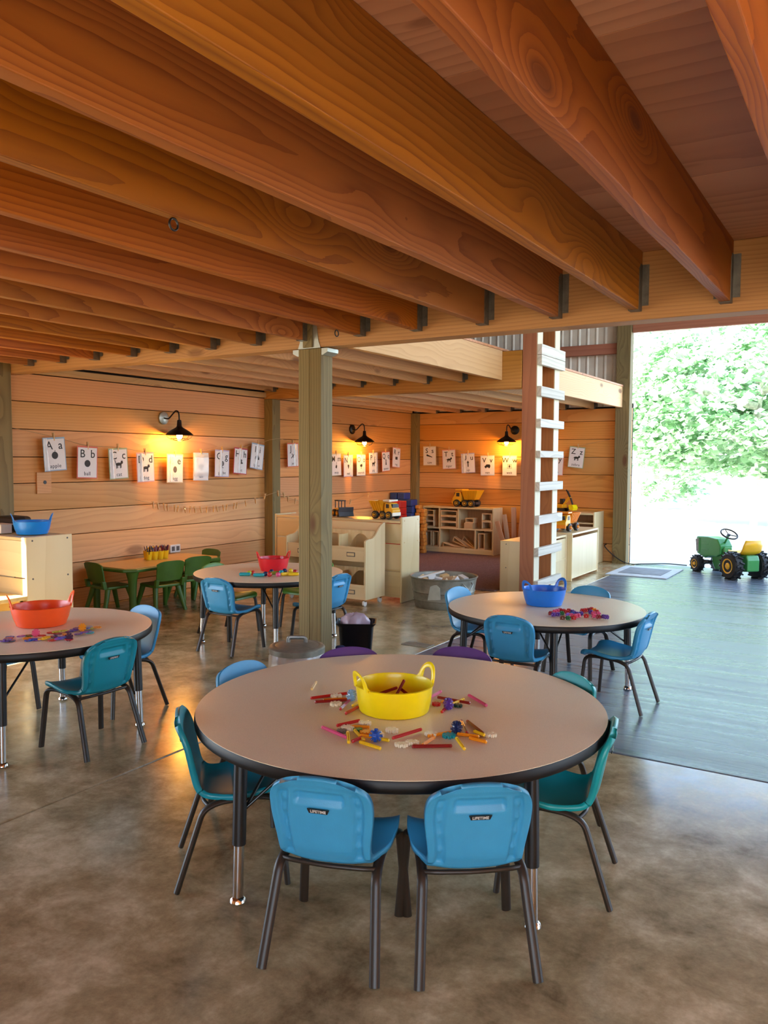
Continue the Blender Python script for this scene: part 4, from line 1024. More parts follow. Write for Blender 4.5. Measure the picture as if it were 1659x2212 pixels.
beast = lambda tail: [E_(0, .004, .026, .011), E_(.028, .014, .011, .010), [(.02, .02), (.026, .032), (.03, .02)], [(.03, .02), (.036, .031), (.037, .018)], Q(-.022, -.026, -.015, .002), Q(-.012, -.024, -.006, .002), Q(.010, -.026, .016, .002), Q(.018, -.024, .024, .002), tail]
PIC = {
    'apple': [E_(0, 0, .024, .024), [(-.002, .02), (.002, .02), (.006, .034), (.002, .034)]],
    'ball': [E_(0, 0, .024, .024, 28)],
    'cat': beast([(-.024, .004), (-.02, .008), (-.03, .035), (-.036, .034)]),
    'dog': beast([(-.024, .008), (-.02, .012), (-.036, .026), (-.038, .022)]),
    'egg': [E_(0, 0, .019, .025)],
    'fan': [[(0, -.028), (-.035, .012), (-.018, .026), (0, .03), (.018, .026), (.035, .012)]],
    'globe': [E_(0, .006, .022, .022), Q(-.016, -.03, .016, -.024), Q(-.003, -.026, .003, -.014)],
    'hat': [E_(0, -.008, .03, .008), Q(-.017, -.006, .017, .022)],
    'igloo': [[(-.028, -.02), (.028, -.02), (.026, 0), (.014, .016), (0, .02), (-.014, .016), (-.026, 0)]],
    'jet': [[(-.03, -.02), (-.022, -.024), (.03, .02), (.024, .026)], [(-.02, .02), (-.014, .024), (.018, -.02), (.012, -.024)]],
    'mop': [[(-.002, 0), (.002, 0), (.008, .035), (.004, .035)], [(-.02, -.02), (.006, -.03), (.012, 0), (-.008, .006)]],
    'nut': [[(-.012, .02), (.012, .02), (.015, .008), (.002, -.026), (-.012, .006)]],
    'ostrich': [E_(0, .004, .022, .014), Q(-.002, -.022, .002, -.004), E_(.014, .018, .006, .006), Q(-.008, -.026, .008, -.022)],
    'pig': beast([(-.026, .01), (-.022, .01), (-.03, .02), (-.033, .018)]),
    'queen': [[(-.012, -.03), (.012, -.03), (.006, .008), (.008, .03), (-.008, .03), (-.006, .008)]],
    'rug': [Q(-.024, -.016, .024, .016)],
    'saw': [[(-.036, .018), (-.028, .004), (.036, -.012), (.034, -.004), (-.026, .022)], E_(-.03, .014, .01, .011)],
    'tiger': beast([(-.024, .006), (-.02, .01), (-.04, .004), (-.04, 0)]),
    'up': [Q(-.006, -.034, .006, .012), [(-.016, .01), (.016, .01), (0, .036)]],
    'van': [[(-.034, -.012), (.034, -.012), (.034, .012), (.026, .02), (-.012, .02), (-.024, .006), (-.034, .002)], E_(-.02, -.014, .008, .008), E_(.02, -.014, .008, .008)],
    'web': [Q(-.024, -.022, -.021, .024), Q(.021, -.022, .024, .024), Q(-.03, -.022, .028, -.019), Q(-.022, .02, .024, .023), E_(0, 0, .011, .012), Q(-.002, -.02, .002, .02)],
    'yarn': [E_(0, 0, .022, .02)],
    'zebra': beast([(-.026, .008), (-.022, .01), (-.032, -.008), (-.035, -.006)]),
}
CARDS = [('A', 'apple', 3.905, 1.337, 'blue', 4), ('B', 'ball', 4.211, 1.276, 'coral', -2), ('C', 'cat', 4.504, 1.266, 'sage', 3), ('D', 'dog', 4.791, 1.235, 'rose', 2), ('E', 'egg', 5.132, 1.223, 'cream', -1), ('F', 'fan', 5.451, 1.238, 'pale', -1), ('G', 'globe', 5.732, 1.267, 'lilac', -2), ('H', 'hat', 5.997, 1.289, 'crimson', -5), ('I', 'igloo', 6.25, 1.335, 'blue', -8), ('J', 'jet', 6.801, 1.355, 'coral', 2),
         ('K', None, 7.09, 1.32, 'sage', 0), ('L', None, 7.35, 1.28, 'cream', 0), ('M', 'mop', 7.600, 1.251, 'cream', 2), ('N', 'nut', 7.844, 1.237, 'lilac', 1), ('O', 'ostrich', 8.119, 1.244, 'blue', 0), ('P', 'pig', 8.386, 1.269, 'pale', 2), ('Q', 'queen', 8.678, 1.29, 'coral', 3), ('R', 'rug', 8.949, 1.34, 'rose', -4)]
CARDB = [('S', 'saw', -5.112, 1.366, 'cream', 1), ('T', 'tiger', -4.831, 1.322, 'rose', 3), ('U', 'up', -4.559, 1.274, 'lilac', 4), ('V', 'van', -4.28, 1.245, 'pale', 1), ('W', 'web', -3.979, 1.246, 'cream', 0), ('X', None, -3.66, 1.235, 'sage', 0), ('Y', 'yarn', -3.375, 1.262, 'rose', -3), ('Z', 'zebra', -3.114, 1.351, 'sage', -6)]
GLARE = {'A': -.075, 'C': -.065, 'D': -.045, 'E': -.045, 'F': 'h', 'G': -.018, 'H': -.015, 'I': -.005, 'J': .035, 'N': .06, 'P': .06, 'U': -.06}
LBL = {'blue': 'blue edged', 'coral': 'coral edged', 'sage': 'green edged', 'rose': 'pink edged', 'cream': 'cream edged', 'pale': 'pale edged', 'lilac': 'lilac edged', 'crimson': 'crimson edged'}
SIL = {'apple': 'dark apple', 'ball': 'ball', 'cat': 'walking cat', 'dog': 'dog', 'egg': 'egg', 'fan': 'fan', 'globe': 'globe', 'hat': 'hat', 'igloo': 'half hidden picture', 'jet': 'crossed jet', 'mop': 'mop', 'nut': 'small dark nut', 'ostrich': 'ostrich', 'pig': 'pig', 'queen': 'tall dark queen', 'rug': 'dark rug', 'saw': 'saw', 'tiger': 'tiger', 'up': 'upward arrow', 'van': 'dark van', 'web': 'web', 'yarn': 'ball of yarn', 'zebra': 'zebra'}
def card(L_, word, loc, rz, tilt, col, wall):
    W_, H_ = .096, .126
    lab = 'alphabet card %s %s, %s, on the %s wall string' % (L_, L_.lower(), (LBL[col] + ' with ' + SIL[word]) if word else LBL[col], wall)
    t = thing('alphabet_card', lab, 'card', loc, 0, 'alphabet cards on strings')
    t.rotation_euler = Matrix.Rotation(rz, 3, 'Z').to_4x4().to_euler()
    t.matrix_world = Matrix.Translation(Vector(loc) * S) @ Matrix.Rotation(rz, 4, 'Z') @ Matrix.Rotation(R(tilt), 4, 'X')
    # local: +X out of the wall, Y along it, hung from the origin
    MB().box(-.0012, 0, -W_, W_, -2 * H_, 0).build('backing', M['bd_' + col], t)
    MB().box(.0002, .0012, -W_ + .008, W_ - .008, -2 * H_ + .008, -.012).build('paper', M['paper'], t)
    F = Matrix(((0, 0, 1, .0016), (1, 0, 0, 0), (0, 1, 0, 0), (0, 0, 0, 1)))
    text_mesh(L_ + '  ' + L_.lower(), .088, M['ink'], 'lettering', t, F @ Matrix.Translation((0, -.062, 0)), bold=.0006)
    if word:
        b = MB()
        for poly in PIC[word]:
            b.prism([(x * 1.15, y * 1.15 - .135) for x, y in poly], .0016, .0020, 'X')
        b.build('picture', M['ink'] if word not in ('web', 'egg', 'globe') else M['ink_grey'], t)
        text_mesh(word, .042, M['ink'], 'word', t, F @ Matrix.Translation((0, -.215, 0)), spacing=1.1)
    g = GLARE.get(L_)
    if g is not None:                                      # strip of the plastic sleeve, made pale to paint its glare
        b = MB(); n = 16; vs = []
        if g == 'h':
            for i in range(n + 1):
                z = -.012 - (2 * H_ - .05) * i / n; bx = .004 + .007 * math.sin(PI * i / n) + .002 * math.sin(9 * i / n)
                vs += [(bx, -W_ + .004, z), (bx + .002, 0, z - .003), (bx, W_ - .004, z)]
        else:
            for i in range(n + 1):
                z = -.006 - (2 * H_ - .014) * i / n; wv = .003 * math.sin(i * 1.7); w2 = .016 + .006 * i / n
                vs += [(.0022, g - w2 + wv, z), (.009, g + wv, z), (.0022, g + w2 + wv, z)]
        b.add(vs, [(i * 3 + k, i * 3 + k + 1, i * 3 + 4 + k, i * 3 + 3 + k) for i in range(n) for k in (0, 1)]).build('sleeve_glare', M['sleeve'], t, smooth=80)
    return t
for L_, word, y, zt, col, tl in CARDS:
    if L_ in 'KL': continue
    card(L_, word, (XS + .006, y, zt), 0, tl, col, 'side')
    pin('clothespin holding the %s card on the side wall string' % L_, (XS + .002, y + .004, zt + .006), 0, random.uniform(-.12, .12), 'clothespins on the card strings')
for L_, word, x, zt, col, tl in CARDB:
    if L_ == 'X': continue
    card(L_, word, (x, YS - .006, zt), -PI / 2, tl, col, 'end')
    pin('clothespin holding the %s card on the end wall string' % L_, (x + .004, YS - .002, zt + .006), -PI / 2, random.uniform(-.12, .12), 'clothespins on the card strings')
# ---------------------------------------------------------------- small pieces on the tables
def by_view(items, fmt, cat, group):
    """items: objects of one kind; names each by its order across the view."""
    items.sort(key=lambda o: cam_x(o.location / S))
    for i, o in enumerate(items): tag(o, (fmt % ORD[i]) if len(items) > 1 else (fmt % 'only').replace(' from the left', ''), cat, group)
RODS = [('red', -1.433, 2.029, .141, 58), ('darkred', -1.397, 1.97, .094, 45), ('red', -1.347, 1.971, .09, 108), ('red', -1.298, 1.936, .066, 93), ('red', -1.237, 1.827, .072, 68), ('pink', -1.231, 1.751, .106, -18), ('red', -1.148, 1.737, .037, 84), ('red', -1.056, 1.839, .103, 74), ('darkred', -.959, 1.798, .099, 35), ('pink', -1.168, 2.207, .081, 92), ('darkred', -1.088, 2.177, .107, -1), ('pink', -1.031, 2.225, .111, -37), ('red', -1.079, 2.111, .094, 102), ('darkred', -.953, 1.972, .096, -55), ('darkred', -.928, 1.991, .106, -41), ('orange', -1.4, 1.996, .069, 44), ('cream', -1.54, 2.077, .079, 117), ('yellow', -1.323, 1.99, .031, 98), ('orange', -1.197, 1.824, .05, 26), ('yellow', -1.172, 1.731, .074, -54), ('yellow', -1.162, 1.768, .078, -39), ('yellow', -1.096, 1.719, .069, -10), ('orange', -1.135, 1.764, .036, 12), ('yellow', -1.09, 1.774, .021, 4), ('orange', -1.104, 2.161, .024, 39), ('yellow', -1.07, 2.168, .069, 85), ('orange', -.985, 1.889, .068, 59), ('orange', -.984, 1.826, .065, 92), ('yellow', -.903, 1.848, .077, -49), ('orange', -.917, 1.923, .056, 11), ('orange', -.879, 1.903, .048, -5), ('yellow', -.895, 1.946, .037, -22)]
def rod_mesh(L):
    b = MB(); r = .0042
    for a in (0, PI / 2): b.box(-L / 2 + .003, L / 2 - .003, -r, r, -.0013, .0013, M=Matrix.Rotation(a + PI / 4, 4, 'X'))
    for s in (-1, 1):
        b.lathe([(.0014, 0), (.0045, .0008), (.0045, .005), (.0014, .007)], 10, M=Matrix.Translation((s * (L / 2 - .004), 0, 0)) @ Matrix.Rotation(s * PI / 2, 4, 'Y'))
    return b
by = {}
for i, (c, x, y, L_, a) in enumerate(RODS):
    o = rod_mesh(max(.03, L_)).build('building_rod', M['p_' + c], loc=(x, y, TH + .0046 + .0028 * (i % 3 == 1))); o.rotation_euler = (0, 0, R(a)); by.setdefault(c, []).append(o)
for c, l in by.items(): by_view(l, '%s ' + c.replace('darkred', 'dark red') + ' plastic building rod from the left on the large front table', 'rod', 'plastic rods on the large front table')
CONS = [('white', -1.374, 1.963), ('white', -1.419, 2.029), ('white', -1.203, 1.859), ('white', -1.221, 1.8), ('white', -1.109, 1.848), ('white', -1.121, 1.796), ('white', -1.031, 1.766), ('white', -1.015, 1.795), ('white', -1.005, 1.879), ('white', -.869, 1.958), ('pale blue', -1.362, 2.025), ('blue', -1.107, 1.757), ('navy', -.956, 1.925), ('green', -1.187, 1.8), ('teal', -.959, 1.893), ('orange', -1.158, 1.796), ('grey', -1.22, 1.769), ('purple', -1.069, 2.109), ('red', -1.119, 2.122), ('dark green', -1.057, 2.144)]
def snow_mesh(r=.017, n=8, h=.0075):
    pts = []
    for i in range(n):
        a = 2 * PI * i / n
        for da, rr in ((-.24, .58), (-.20, 1), (-.07, 1), (-.05, .72), (.05, .72), (.07, 1), (.20, 1), (.24, .58)):
            pts.append((rr * r * math.cos(a + da), rr * r * math.sin(a + da)))
    return MB().prism(pts, 0, h, 'Z')
by = {}
for i, (c, x, y) in enumerate(CONS):
    small = c in ('red', 'green', 'dark green', 'grey')
    up = c in ('blue', 'pale blue', 'navy', 'purple')
    b = snow_mesh(.013 if small else .018)
    o = b.build('snowflake_connector', M['p_' + c], loc=(x, y, TH + (.0175 if up else .0008)))
    if up:
        o.rotation_euler = (PI / 2, 0, R(30 + 40 * i)); b2 = snow_mesh(.018).build('cross_disc', M['p_' + c], o); b2.rotation_euler = (0, PI / 2, 0); b2.location = (-.0037 * S, 0, .0037 * S)
    else: o.rotation_euler = (R(3), 0, R(25 * i))
    by.setdefault(c, []).append(o)
for c, l in by.items(): by_view(l, '%s ' + c + ' snowflake connector from the left on the large front table', 'connector', 'snowflake connectors on the large front table')
l = []
for k, (dx, dy, a, tl) in enumerate(((-.02, 0, 10, 15), (.03, -.01, -35, 12), (0, .02, 95, 30), (.04, .02, 150, 8), (-.03, -.02, 60, 10))):
    o = rod_mesh(.10).build('building_rod', M['p_darkred'], loc=(-1.205 + dx, 2.02 + dy, TH + .022 + .007 * k + (.01 if tl == 30 else 0))); o.rotation_euler = (0, R(-tl), R(a)); l.append(o)
by_view(l, '%s dark red building rod from the left inside the yellow tub', 'rod', 'rods heaped inside the yellow tub')
CHIPS = [('blue', -3.028, 1.998), ('purple', -2.966, 1.931), ('purple', -2.966, 1.946), ('navy', -2.963, 1.959), ('red', -2.995, 1.971), ('purple', -2.976, 2.013), ('green', -2.987, 2.056), ('orange', -2.937, 2.012), ('pink', -2.945, 2.06), ('blue', -2.908, 2.001), ('blue', -2.903, 2.016), ('red', -2.915, 2.064), ('violet', -2.89, 2.027), ('yellow', -2.872, 2.036), ('yellow', -2.871, 2.054), ('red', -2.831, 2.051), ('dark purple', -2.874, 2.091), ('dark purple', -2.885, 2.118), ('pink', -2.861, 2.103), ('violet', -2.823, 2.078), ('blue', -2.826, 2.096), ('blue', -2.841, 2.115), ('orange', -2.867, 2.145), ('red', -2.764, 2.081), ('red', -2.959, 2.14), ('lime', -2.946, 2.156), ('lime', -2.925, 2.175), ('purple', -2.917, 2.2), ('purple', -2.913, 2.218), ('purple', -2.913, 2.234), ('orange', -2.882, 2.238), ('red', -2.926, 2.267), ('blue', -2.885, 2.26), ('blue', -2.847, 2.237), ('purple', -2.833, 2.179), ('purple', -2.825, 2.203), ('pale blue', -2.93, 2.306), ('lime', -2.886, 2.285), ('orange', -2.861, 2.298), ('teal', -2.826, 2.231), ('dark purple', -2.766, 2.083)]
def chip_mesh(r=.017, h=.003, n=8):
    pts = []
    for i in range(n):
        a = 2 * PI * i / n; w = .09
        for j in range(3): q = a + w + (2 * PI / n - 2 * w) * j / 2; pts.append((r * math.cos(q), r * math.sin(q)))
        q = a + 2 * PI / n; pts += [(r * .62 * math.cos(q - .1), r * .62 * math.sin(q - .1)), (r * .62 * math.cos(q + .1), r * .62 * math.sin(q + .1))]
    return MB().prism(pts, 0, h, 'Z')
rb = random.Random(11); by = {}; cm = {}
for i, (c, x, y) in enumerate(CHIPS):
    stand = i in (8, 30, 40)
    lift = .0034 * (i % 3)
    o = chip_mesh().build('counting_disc', M['p_' + c], loc=(x, y, TH + (.0168 if stand else .0006 + lift)))
    o.rotation_euler = (R(72) if stand else R(rb.uniform(-4, 4) * (1 if lift else .3)), 0, R(rb.uniform(0, 360)) if not stand else R(30)); by.setdefault(c, []).append(o)
for c, l in by.items(): by_view(l, '%s ' + c + ' slotted counting disc from the left beside the orange tub', 'counting disc', 'slotted discs beside the orange tub')
BEADS = [('dark red', -1.321, 3.659), ('pink', -1.319, 3.705), ('purple', -1.299, 3.635), ('purple', -1.284, 3.65), ('red', -1.31, 3.758), ('pink', -1.314, 3.732), ('green', -1.277, 3.688), ('red', -1.288, 3.749), ('red', -1.264, 3.73), ('red', -1.271, 3.771), ('purple', -1.248, 3.752), ('purple', -1.231, 3.729), ('violet', -1.236, 3.659), ('pink', -1.221, 3.658), ('pink', -1.201, 3.656), ('blue', -1.228, 3.698), ('purple', -1.21, 3.71), ('purple', -1.198, 3.729), ('pink', -1.192, 3.673), ('brown', -1.236, 3.58), ('green', -1.213, 3.591), ('red', -1.193, 3.612), ('red', -1.216, 3.808), ('red', -1.207, 3.825), ('dark red', -1.197, 3.843), ('red', -1.191, 3.871), ('orange', -1.17, 3.849), ('purple', -1.17, 3.792), ('red', -1.149, 3.817), ('pink', -1.127, 3.77), ('red', -1.159, 3.688), ('pink', -1.127, 3.709), ('pink', -1.147, 3.762), ('dark red', -1.104, 3.698), ('purple', -1.086, 3.716), ('purple', -1.071, 3.713)]
by = {}
def spiky():
    b = MB(); r = .0098; b.sphere((0, 0, r * 1.15), r * .75, 10, 6)
    for k in range(7):
        a = 2 * PI * k / 7
        for el in (-.55, .15, .85):
            d = Vector((math.cos(a + el) * math.cos(el), math.sin(a + el) * math.cos(el), math.sin(el)))
            b.tube([tuple(Vector((0, 0, r * 1.15)) + d * r * .6), tuple(Vector((0, 0, r * 1.15)) + d * r * 1.35)], [.0042, .0026], 6)
    return b
sp = {}
for i, (c, x, y) in enumerate(BEADS):
    if c not in sp: sp[c] = o = spiky().build('spiky_link', M['p_' + c], smooth=60)
    else: o = sp[c].copy(); COL.objects.link(o)
    o.location = Vector((x * 1.0356, y * 1.0356, TH4 + .0025)) * S; o.rotation_euler = (0, 0, i * 1.3); by.setdefault(c, []).append(o)
for c, l in by.items(): by_view(l, '%s ' + c + ' spiky link from the left beside the deep blue tub', 'spiky link', 'spiky links beside the deep blue tub')
TOYS = [('teal rod', -3.412, 3.871), ('lime ball', -3.4, 3.901), ('red ball', -3.39, 3.923), ('teal rod', -3.316, 3.893), ('navy ball', -3.293, 3.93), ('red ball', -3.256, 3.926), ('navy ball', -3.327, 4.031), ('olive rod', -3.287, 4.029), ('pink ball', -3.208, 3.951), ('teal ball', -3.253, 4.037), ('navy ball', -3.281, 4.108), ('yellow rod', -3.203, 4.026), ('yellow ball', -3.249, 4.129), ('yellow rod', -3.162, 4.046), ('red ball', -3.194, 4.106)]
by = {}
for i, (k, x, y) in enumerate(TOYS):
    c, s = k.split()
    if s == 'rod':
        o = MB().tube([(-.026, 0, 0), (.026, 0, 0)], .011, 14).sphere((-.026, 0, 0), .011, 12, 8).sphere((.026, 0, 0), .011, 12, 8).build('magnet_rod', M['p_' + c], loc=(x, y, TH + .0113), smooth=60); o.rotation_euler = (0, 0, R(32 + 14 * (i % 3)))
    else: o = MB().sphere((0, 0, 0), .0155, 16, 12).build('magnet_ball', M['p_' + c], loc=(x, y, TH + .0157), smooth=60)
    by.setdefault(k, []).append(o)
for k, l in by.items(): by_view(l, '%s ' + k.replace('rod', 'rounded rod').replace('ball', 'plastic ball') + ' from the left before the red tub', 'toy', 'rods and balls before the red tub')
# ---------------------------------------------------------------- toy vehicles
def wheel(parent, x, y, r, w, hub, tyre='veh_black', name='wheel', lugs=0):
    o = MB().lathe([(r * .55, -w / 2), (r * .88, -w / 2), (r, -w * .34), (r, w * .34), (r * .88, w / 2), (r * .55, w / 2)], 24, M=Matrix.Rotation(PI / 2, 4, 'X')).build(name, M[tyre], parent, smooth=40)
    o.location = Vector((x, y, r)) * S
    s = 1 if y >= 0 else -1
    MB().lathe([(.001, .012), (r * .16, .012), (r * .2, .002), (r * .42, -.006), (r * .5, .004), (r * .56, .006), (r * .56, -.01)], 20, M=Matrix.Rotation(-s * PI / 2, 4, 'X') @ Matrix.Translation((0, 0, w / 2))).build('hub', M[hub], o, smooth=50)
    if lugs:
        b = MB()
        for k in range(lugs):
            for sd in (-1, 1):
                a = 2 * PI * (k + .5 * (sd > 0)) / lugs
                b.box(-.007 * r / .13, .007 * r / .13, 0, w * .5, -.001, r * .11, M=Matrix.Rotation(a, 4, 'Y') @ Matrix.Translation((0, 0, r * .985)) @ Matrix.Rotation(sd * .45, 4, 'Z') @ Matrix.Translation((0, 0 if sd > 0 else -w * .5, 0)))
        b.build('tread_lug', M[tyre], o)
    return o
def dump_truck(label, loc, rz, L_, bed, cab, r, axles, tip=0, hood=None, trim='veh_grey'):
    t = thing('toy_dump_truck', label, 'toy truck', loc, rz, 'toy trucks on the shelves'); w = L_ * .26; k = L_
    MB().box(-.42 * k, .46 * k, -w * .55, w * .55, r * .75, r * 1.35).build('chassis', M[trim], t, bevel=.003)
    MB().prism([(.12 * k, r * 1.36), (.47 * k, r * 1.36), (.49 * k, r * 2.2), (.44 * k, r * 2.7), (.36 * k, r * 4.0), (.16 * k, r * 4.1), (.12 * k, r * 3.2)], -w * .85, w * .85, 'Y').build('cab', M[cab], t, bevel=.006)
    MB().prism([(.20 * k, r * 2.8), (.33 * k, r * 2.8), (.325 * k, r * 3.75), (.2 * k, r * 3.8)], -w * .87, w * .87, 'Y').prism([(-w * .7, r * 2.9), (w * .7, r * 2.9), (w * .6, r * 3.8), (-w * .6, r * 3.8)], .375 * k, .445 * k, 'X').build('window', M['veh_black'], t)
    MB().box(.455 * k, .497 * k, -w * .9, w * .9, r * .8, r * 1.7).build('bumper', M[hood or cab], t, bevel=.004)
    b = MB(); z0, z1 = r * 2.0, r * 4.5
    o = [(-.38 * k, z0), (.04 * k, z0), (.10 * k, z1), (-.52 * k, z1)]; wi, wo = w * .62, w * 1.05
    vs = []
    for (x, z), ww in zip(o, (wi, wi, wo, wo)): vs += [(x, -ww, z), (x, ww, z)]
    ins = [(-.36 * k, z0 + .006), (.025 * k, z0 + .006), (.08 * k, z1), (-.49 * k, z1)]
    for (x, z), ww in zip(ins, (wi - .006, wi - .006, wo - .006, wo - .006)): vs += [(x, -ww, z), (x, ww, z)]
    fs = [(0, 1, 3, 2), (0, 2, 4, 6), (1, 7, 5, 3), (2, 3, 5, 4), (0, 6, 7, 1), (8, 10, 11, 9), (8, 14, 12, 10), (9, 11, 13, 15), (10, 12, 13, 11), (8, 9, 15, 14), (4, 5, 13, 12), (6, 14, 15, 7), (4, 12, 14, 6), (5, 7, 15, 13)]
    b.add(vs, fs); bd = b.build('dump_bed', M[bed], t)
    for s in (-1, 1):
        rb_ = MB()
        for i in range(5):
            x = -.36 * k + .09 * k * i
            rb_.add([(x - .006, s * wi, z0), (x + .006, s * wi, z0), (x * 1.15 + .004, s * wo, z1 - .004), (x * 1.15 - .008, s * wo, z1 - .004), (x - .006, s * (wi + .006), z0), (x + .006, s * (wi + .006), z0), (x * 1.15 + .004, s * (wo + .005), z1 - .004), (x * 1.15 - .008, s * (wo + .005), z1 - .004)], [(0, 1, 2, 3), (7, 6, 5, 4), (0, 4, 5, 1), (1, 5, 6, 2), (2, 6, 7, 3), (3, 7, 4, 0)])
        rb_.build('rib', M[bed], bd)
    MB().box(.08 * k, .36 * k, -wo * .9, wo * .9, z1 - .004, z1 + .012).build('bed_visor', M[hood or bed], bd, bevel=.003)
    for ax in axles:
        for s in (-1, 1): wheel(t, ax * k, s * w * .82, r, w * .42, bed)
    return t
dump_truck('yellow toy dump truck with white cab and visor on the toy shelf', (-3.62, 5.90, .681), R(-6), .25, 'veh_yellow', 'veh_yellow', .034, (-.26, .08, .33), hood='veh_white')
dump_truck('yellow toy dump truck facing the side wall on the block shelf', (-4.50, 9.33, .5935), R(178), .36, 'veh_yellow', 'veh_yellow', .047, (-.27, -.02, .30))
dump_truck('orange toy dump truck on the pale cabinet beside the loft ladder', (-2.735, 7.96, .4752), R(-96), .33, 'veh_orange', 'veh_yellow', .041, (-.30, .22), hood='veh_orange')
t = thing('toy_bulldozer', 'black and yellow toy bulldozer with a charcoal blade on the toy shelf', 'toy bulldozer', (-4.08, 5.90, .681), R(-30), 'toy trucks on the shelves')
MB().box(-.07, .06, -.03, .03, .03, .075).build('body', M['veh_yellow'], t, bevel=.004)
b = MB()
for x in (-.05, .02):
    for y in (-.03, .03): b.box(x - .004, x + .004, y - .004, y + .004, .076, .135)
b.box(-.058, .03, -.036, .036, .1355, .145); b.build('cab_frame', M['veh_black'], t, bevel=.002)
MB().prism([(-.035, .02), (.035, .02), (.04, .085), (-.04, .085)], .0605, .068, 'X').build('hood_grille', M['veh_black'], t)
MB().prism([(.11, .005), (.118, .01), (.104, .045), (.112, .085), (.104, .088), (.092, .045)], -.072, .072, 'Y').build('blade', M['veh_grey'], t, bevel=.002)
MB().box(.0, .105, -.055, -.047, .03, .04).box(.0, .105, .047, .055, .03, .04).build('push_arm', M['veh_black'], t)
for x in (-.045, .04):
    for s in (-1, 1): wheel(t, x, s * .043, .032, .025, 'veh_yellow')
t = thing('toy_excavator', 'yellow toy excavator with a raised black arm on the shelf by the doorway', 'toy excavator', (-3.27, 9.29, .5858), R(-15), 'toy trucks on the shelves')
for s in (-1, 1): MB().prism([(-.08, 0), (.08, 0), (.10, .02), (.085, .04), (-.085, .04), (-.10, .02)], s * .05 - .016, s * .05 + .016, 'Y').build('track', M['veh_black'], t, bevel=.004)
MB().box(-.07, .07, -.05, .05, .0405, .085).box(-.07, -.02, -.05, .05, .0855, .10).build('body', M['veh_yellow'], t, bevel=.006)
MB().prism([(.0, .0855), (.06, .0855), (.045, .15), (.0, .15)], .0, .045, 'Y').build('cab', M['veh_black'], t, bevel=.004)
MB().prism([(.05, .07), (.075, .075), (.17, .165), (.16, .19), (.13, .175)], -.03, -.01, 'Y').build('boom', M['veh_yellow'], t, bevel=.003)
MB().prism([(.15, .17), (.17, .175), (.13, .245), (.10, .262), (.105, .25)], -.032, -.012, 'Y').prism([(.155, .17), (.175, .165), (.20, .09), (.188, .085)], -.032, -.012, 'Y').build('arm', M['veh_black'], t, bevel=.003)
MB().prism([(.16, .085), (.215, .085), (.235, .05), (.22, .02), (.17, .03)], -.06, .03, 'Y').build('bucket', M['tub_yellow'], t, bevel=.003)
# ---------------------------------------------------------------- ride-on tractor by the doorway
t = thing('pedal_tractor', 'green ride-on pedal tractor with yellow seat and wheels in the doorway', 'tractor', (-1.166, 8.863, 0), R(135))
for s in (-1, 1):
    wheel(t, 0, s * .155, .135, .095, 'tr_yellow', 'rubber', 'rear_wheel', 16); wheel(t, .61, s * .125, .086, .075, 'tr_yellow', 'rubber', 'front_wheel', 14)
b = MB(); loftp = []
MB().prism([(.30, .215), (.36, .185), (.50, .175), (.56, .15), (.70, .19), (.715, .36), (.70, .375), (.52, .385), (.36, .375), (.30, .30)], -.075, .075, 'Y').build('hood', M['tr_green'], t, bevel=.018, seg=3)
MB().prism([(.655, .205), (.705, .21), (.7225, .34), (.67, .352)], -.0775, .0775, 'Y').build('grille', M['hanger'], t, bevel=.002)
MB().prism([(.33, .05), (.42, .045), (.47, .12), (.47, .19), (.33, .23), (.27, .30), (.26, .24), (.30, .12)], -.05, .05, 'Y').build('lower_body', M['tr_green'], t, bevel=.012)
b = MB()
for s in (-1, 1):
    for z in (.24, .30): b.box(.50, .62, s * .0755 - .003, s * .0755 + .003, z, z + .008)
    b.box(.64, .648, s * .0755 - .003, s * .0755 + .003, .2, .36); b.box(.66, .668, s * .0755 - .003, s * .0755 + .003, .2, .36)
b.build('hood_trim', M['tr_green'], t, bevel=.002)
MB().prism([(-.13, .09), (.12, .06), (.30, .07), (.33, .12), (.14, .16), (.10, .24), (-.11, .25), (-.13, .2)], -.07, .07, 'Y').build('rear_body', M['tr_green'], t, bevel=.012)
MB().tube([(0, -.15, .135), (0, .15, .135)], .012, 10).build('rear_axle', M['rubber'], t); MB().tube([(.61, -.12, .086), (.61, .12, .086)], .010, 10).build('front_axle', M['rubber'], t)
b = MB(); vs = []; n = 10; sec = [(.15, .272), (.05, .254), (-.06, .262), (-.105, .30), (-.12, .35), (-.125, .40)]
for k, (x, z) in enumerate(sec):
    for i in range(n + 1):
        q = -1 + 2 * i / n; ww = (.085, .10, .108, .11, .105, .085)[k]; vs.append((x + (.02 * abs(q) ** 2 if k > 2 else 0), q * ww, z + (.014 * q * q if k < 3 else 0)))
b.add(vs, [(k * (n + 1) + i, k * (n + 1) + i + 1, (k + 1) * (n + 1) + i + 1, (k + 1) * (n + 1) + i) for k in range(len(sec) - 1) for i in range(n)])
se = b.build('seat', M['tr_yellow'], t, smooth=60); so = se.modifiers.new('solid', 'SOLIDIFY'); so.thickness = .014 * S
MB().tube([(.33, 0, .33), (.27, 0, .42)], .010, 10).build('steering_column', M['tr_green'], t)
sw = MB(); ring = []
for i in range(28): a = 2 * PI * i / 28; ring.append((.085 * math.cos(a), .085 * math.sin(a), 0))
sw.tube(ring, .0085, 8, closed=True)
for a in (0, 120, 240): sw.tube([(0, 0, -.012), (.084 * math.cos(R(a)), .084 * math.sin(R(a)), 0)], .005, 8)
sw.lathe([(.001, -.02), (.018, -.018), (.018, -.004), (.001, 0)], 14)
sw.build('steering_wheel', M['rubber'], t, smooth=60); t.children[-1].location = Vector((.262, 0, .432)) * S; t.children[-1].rotation_euler = (0, R(-32), 0)
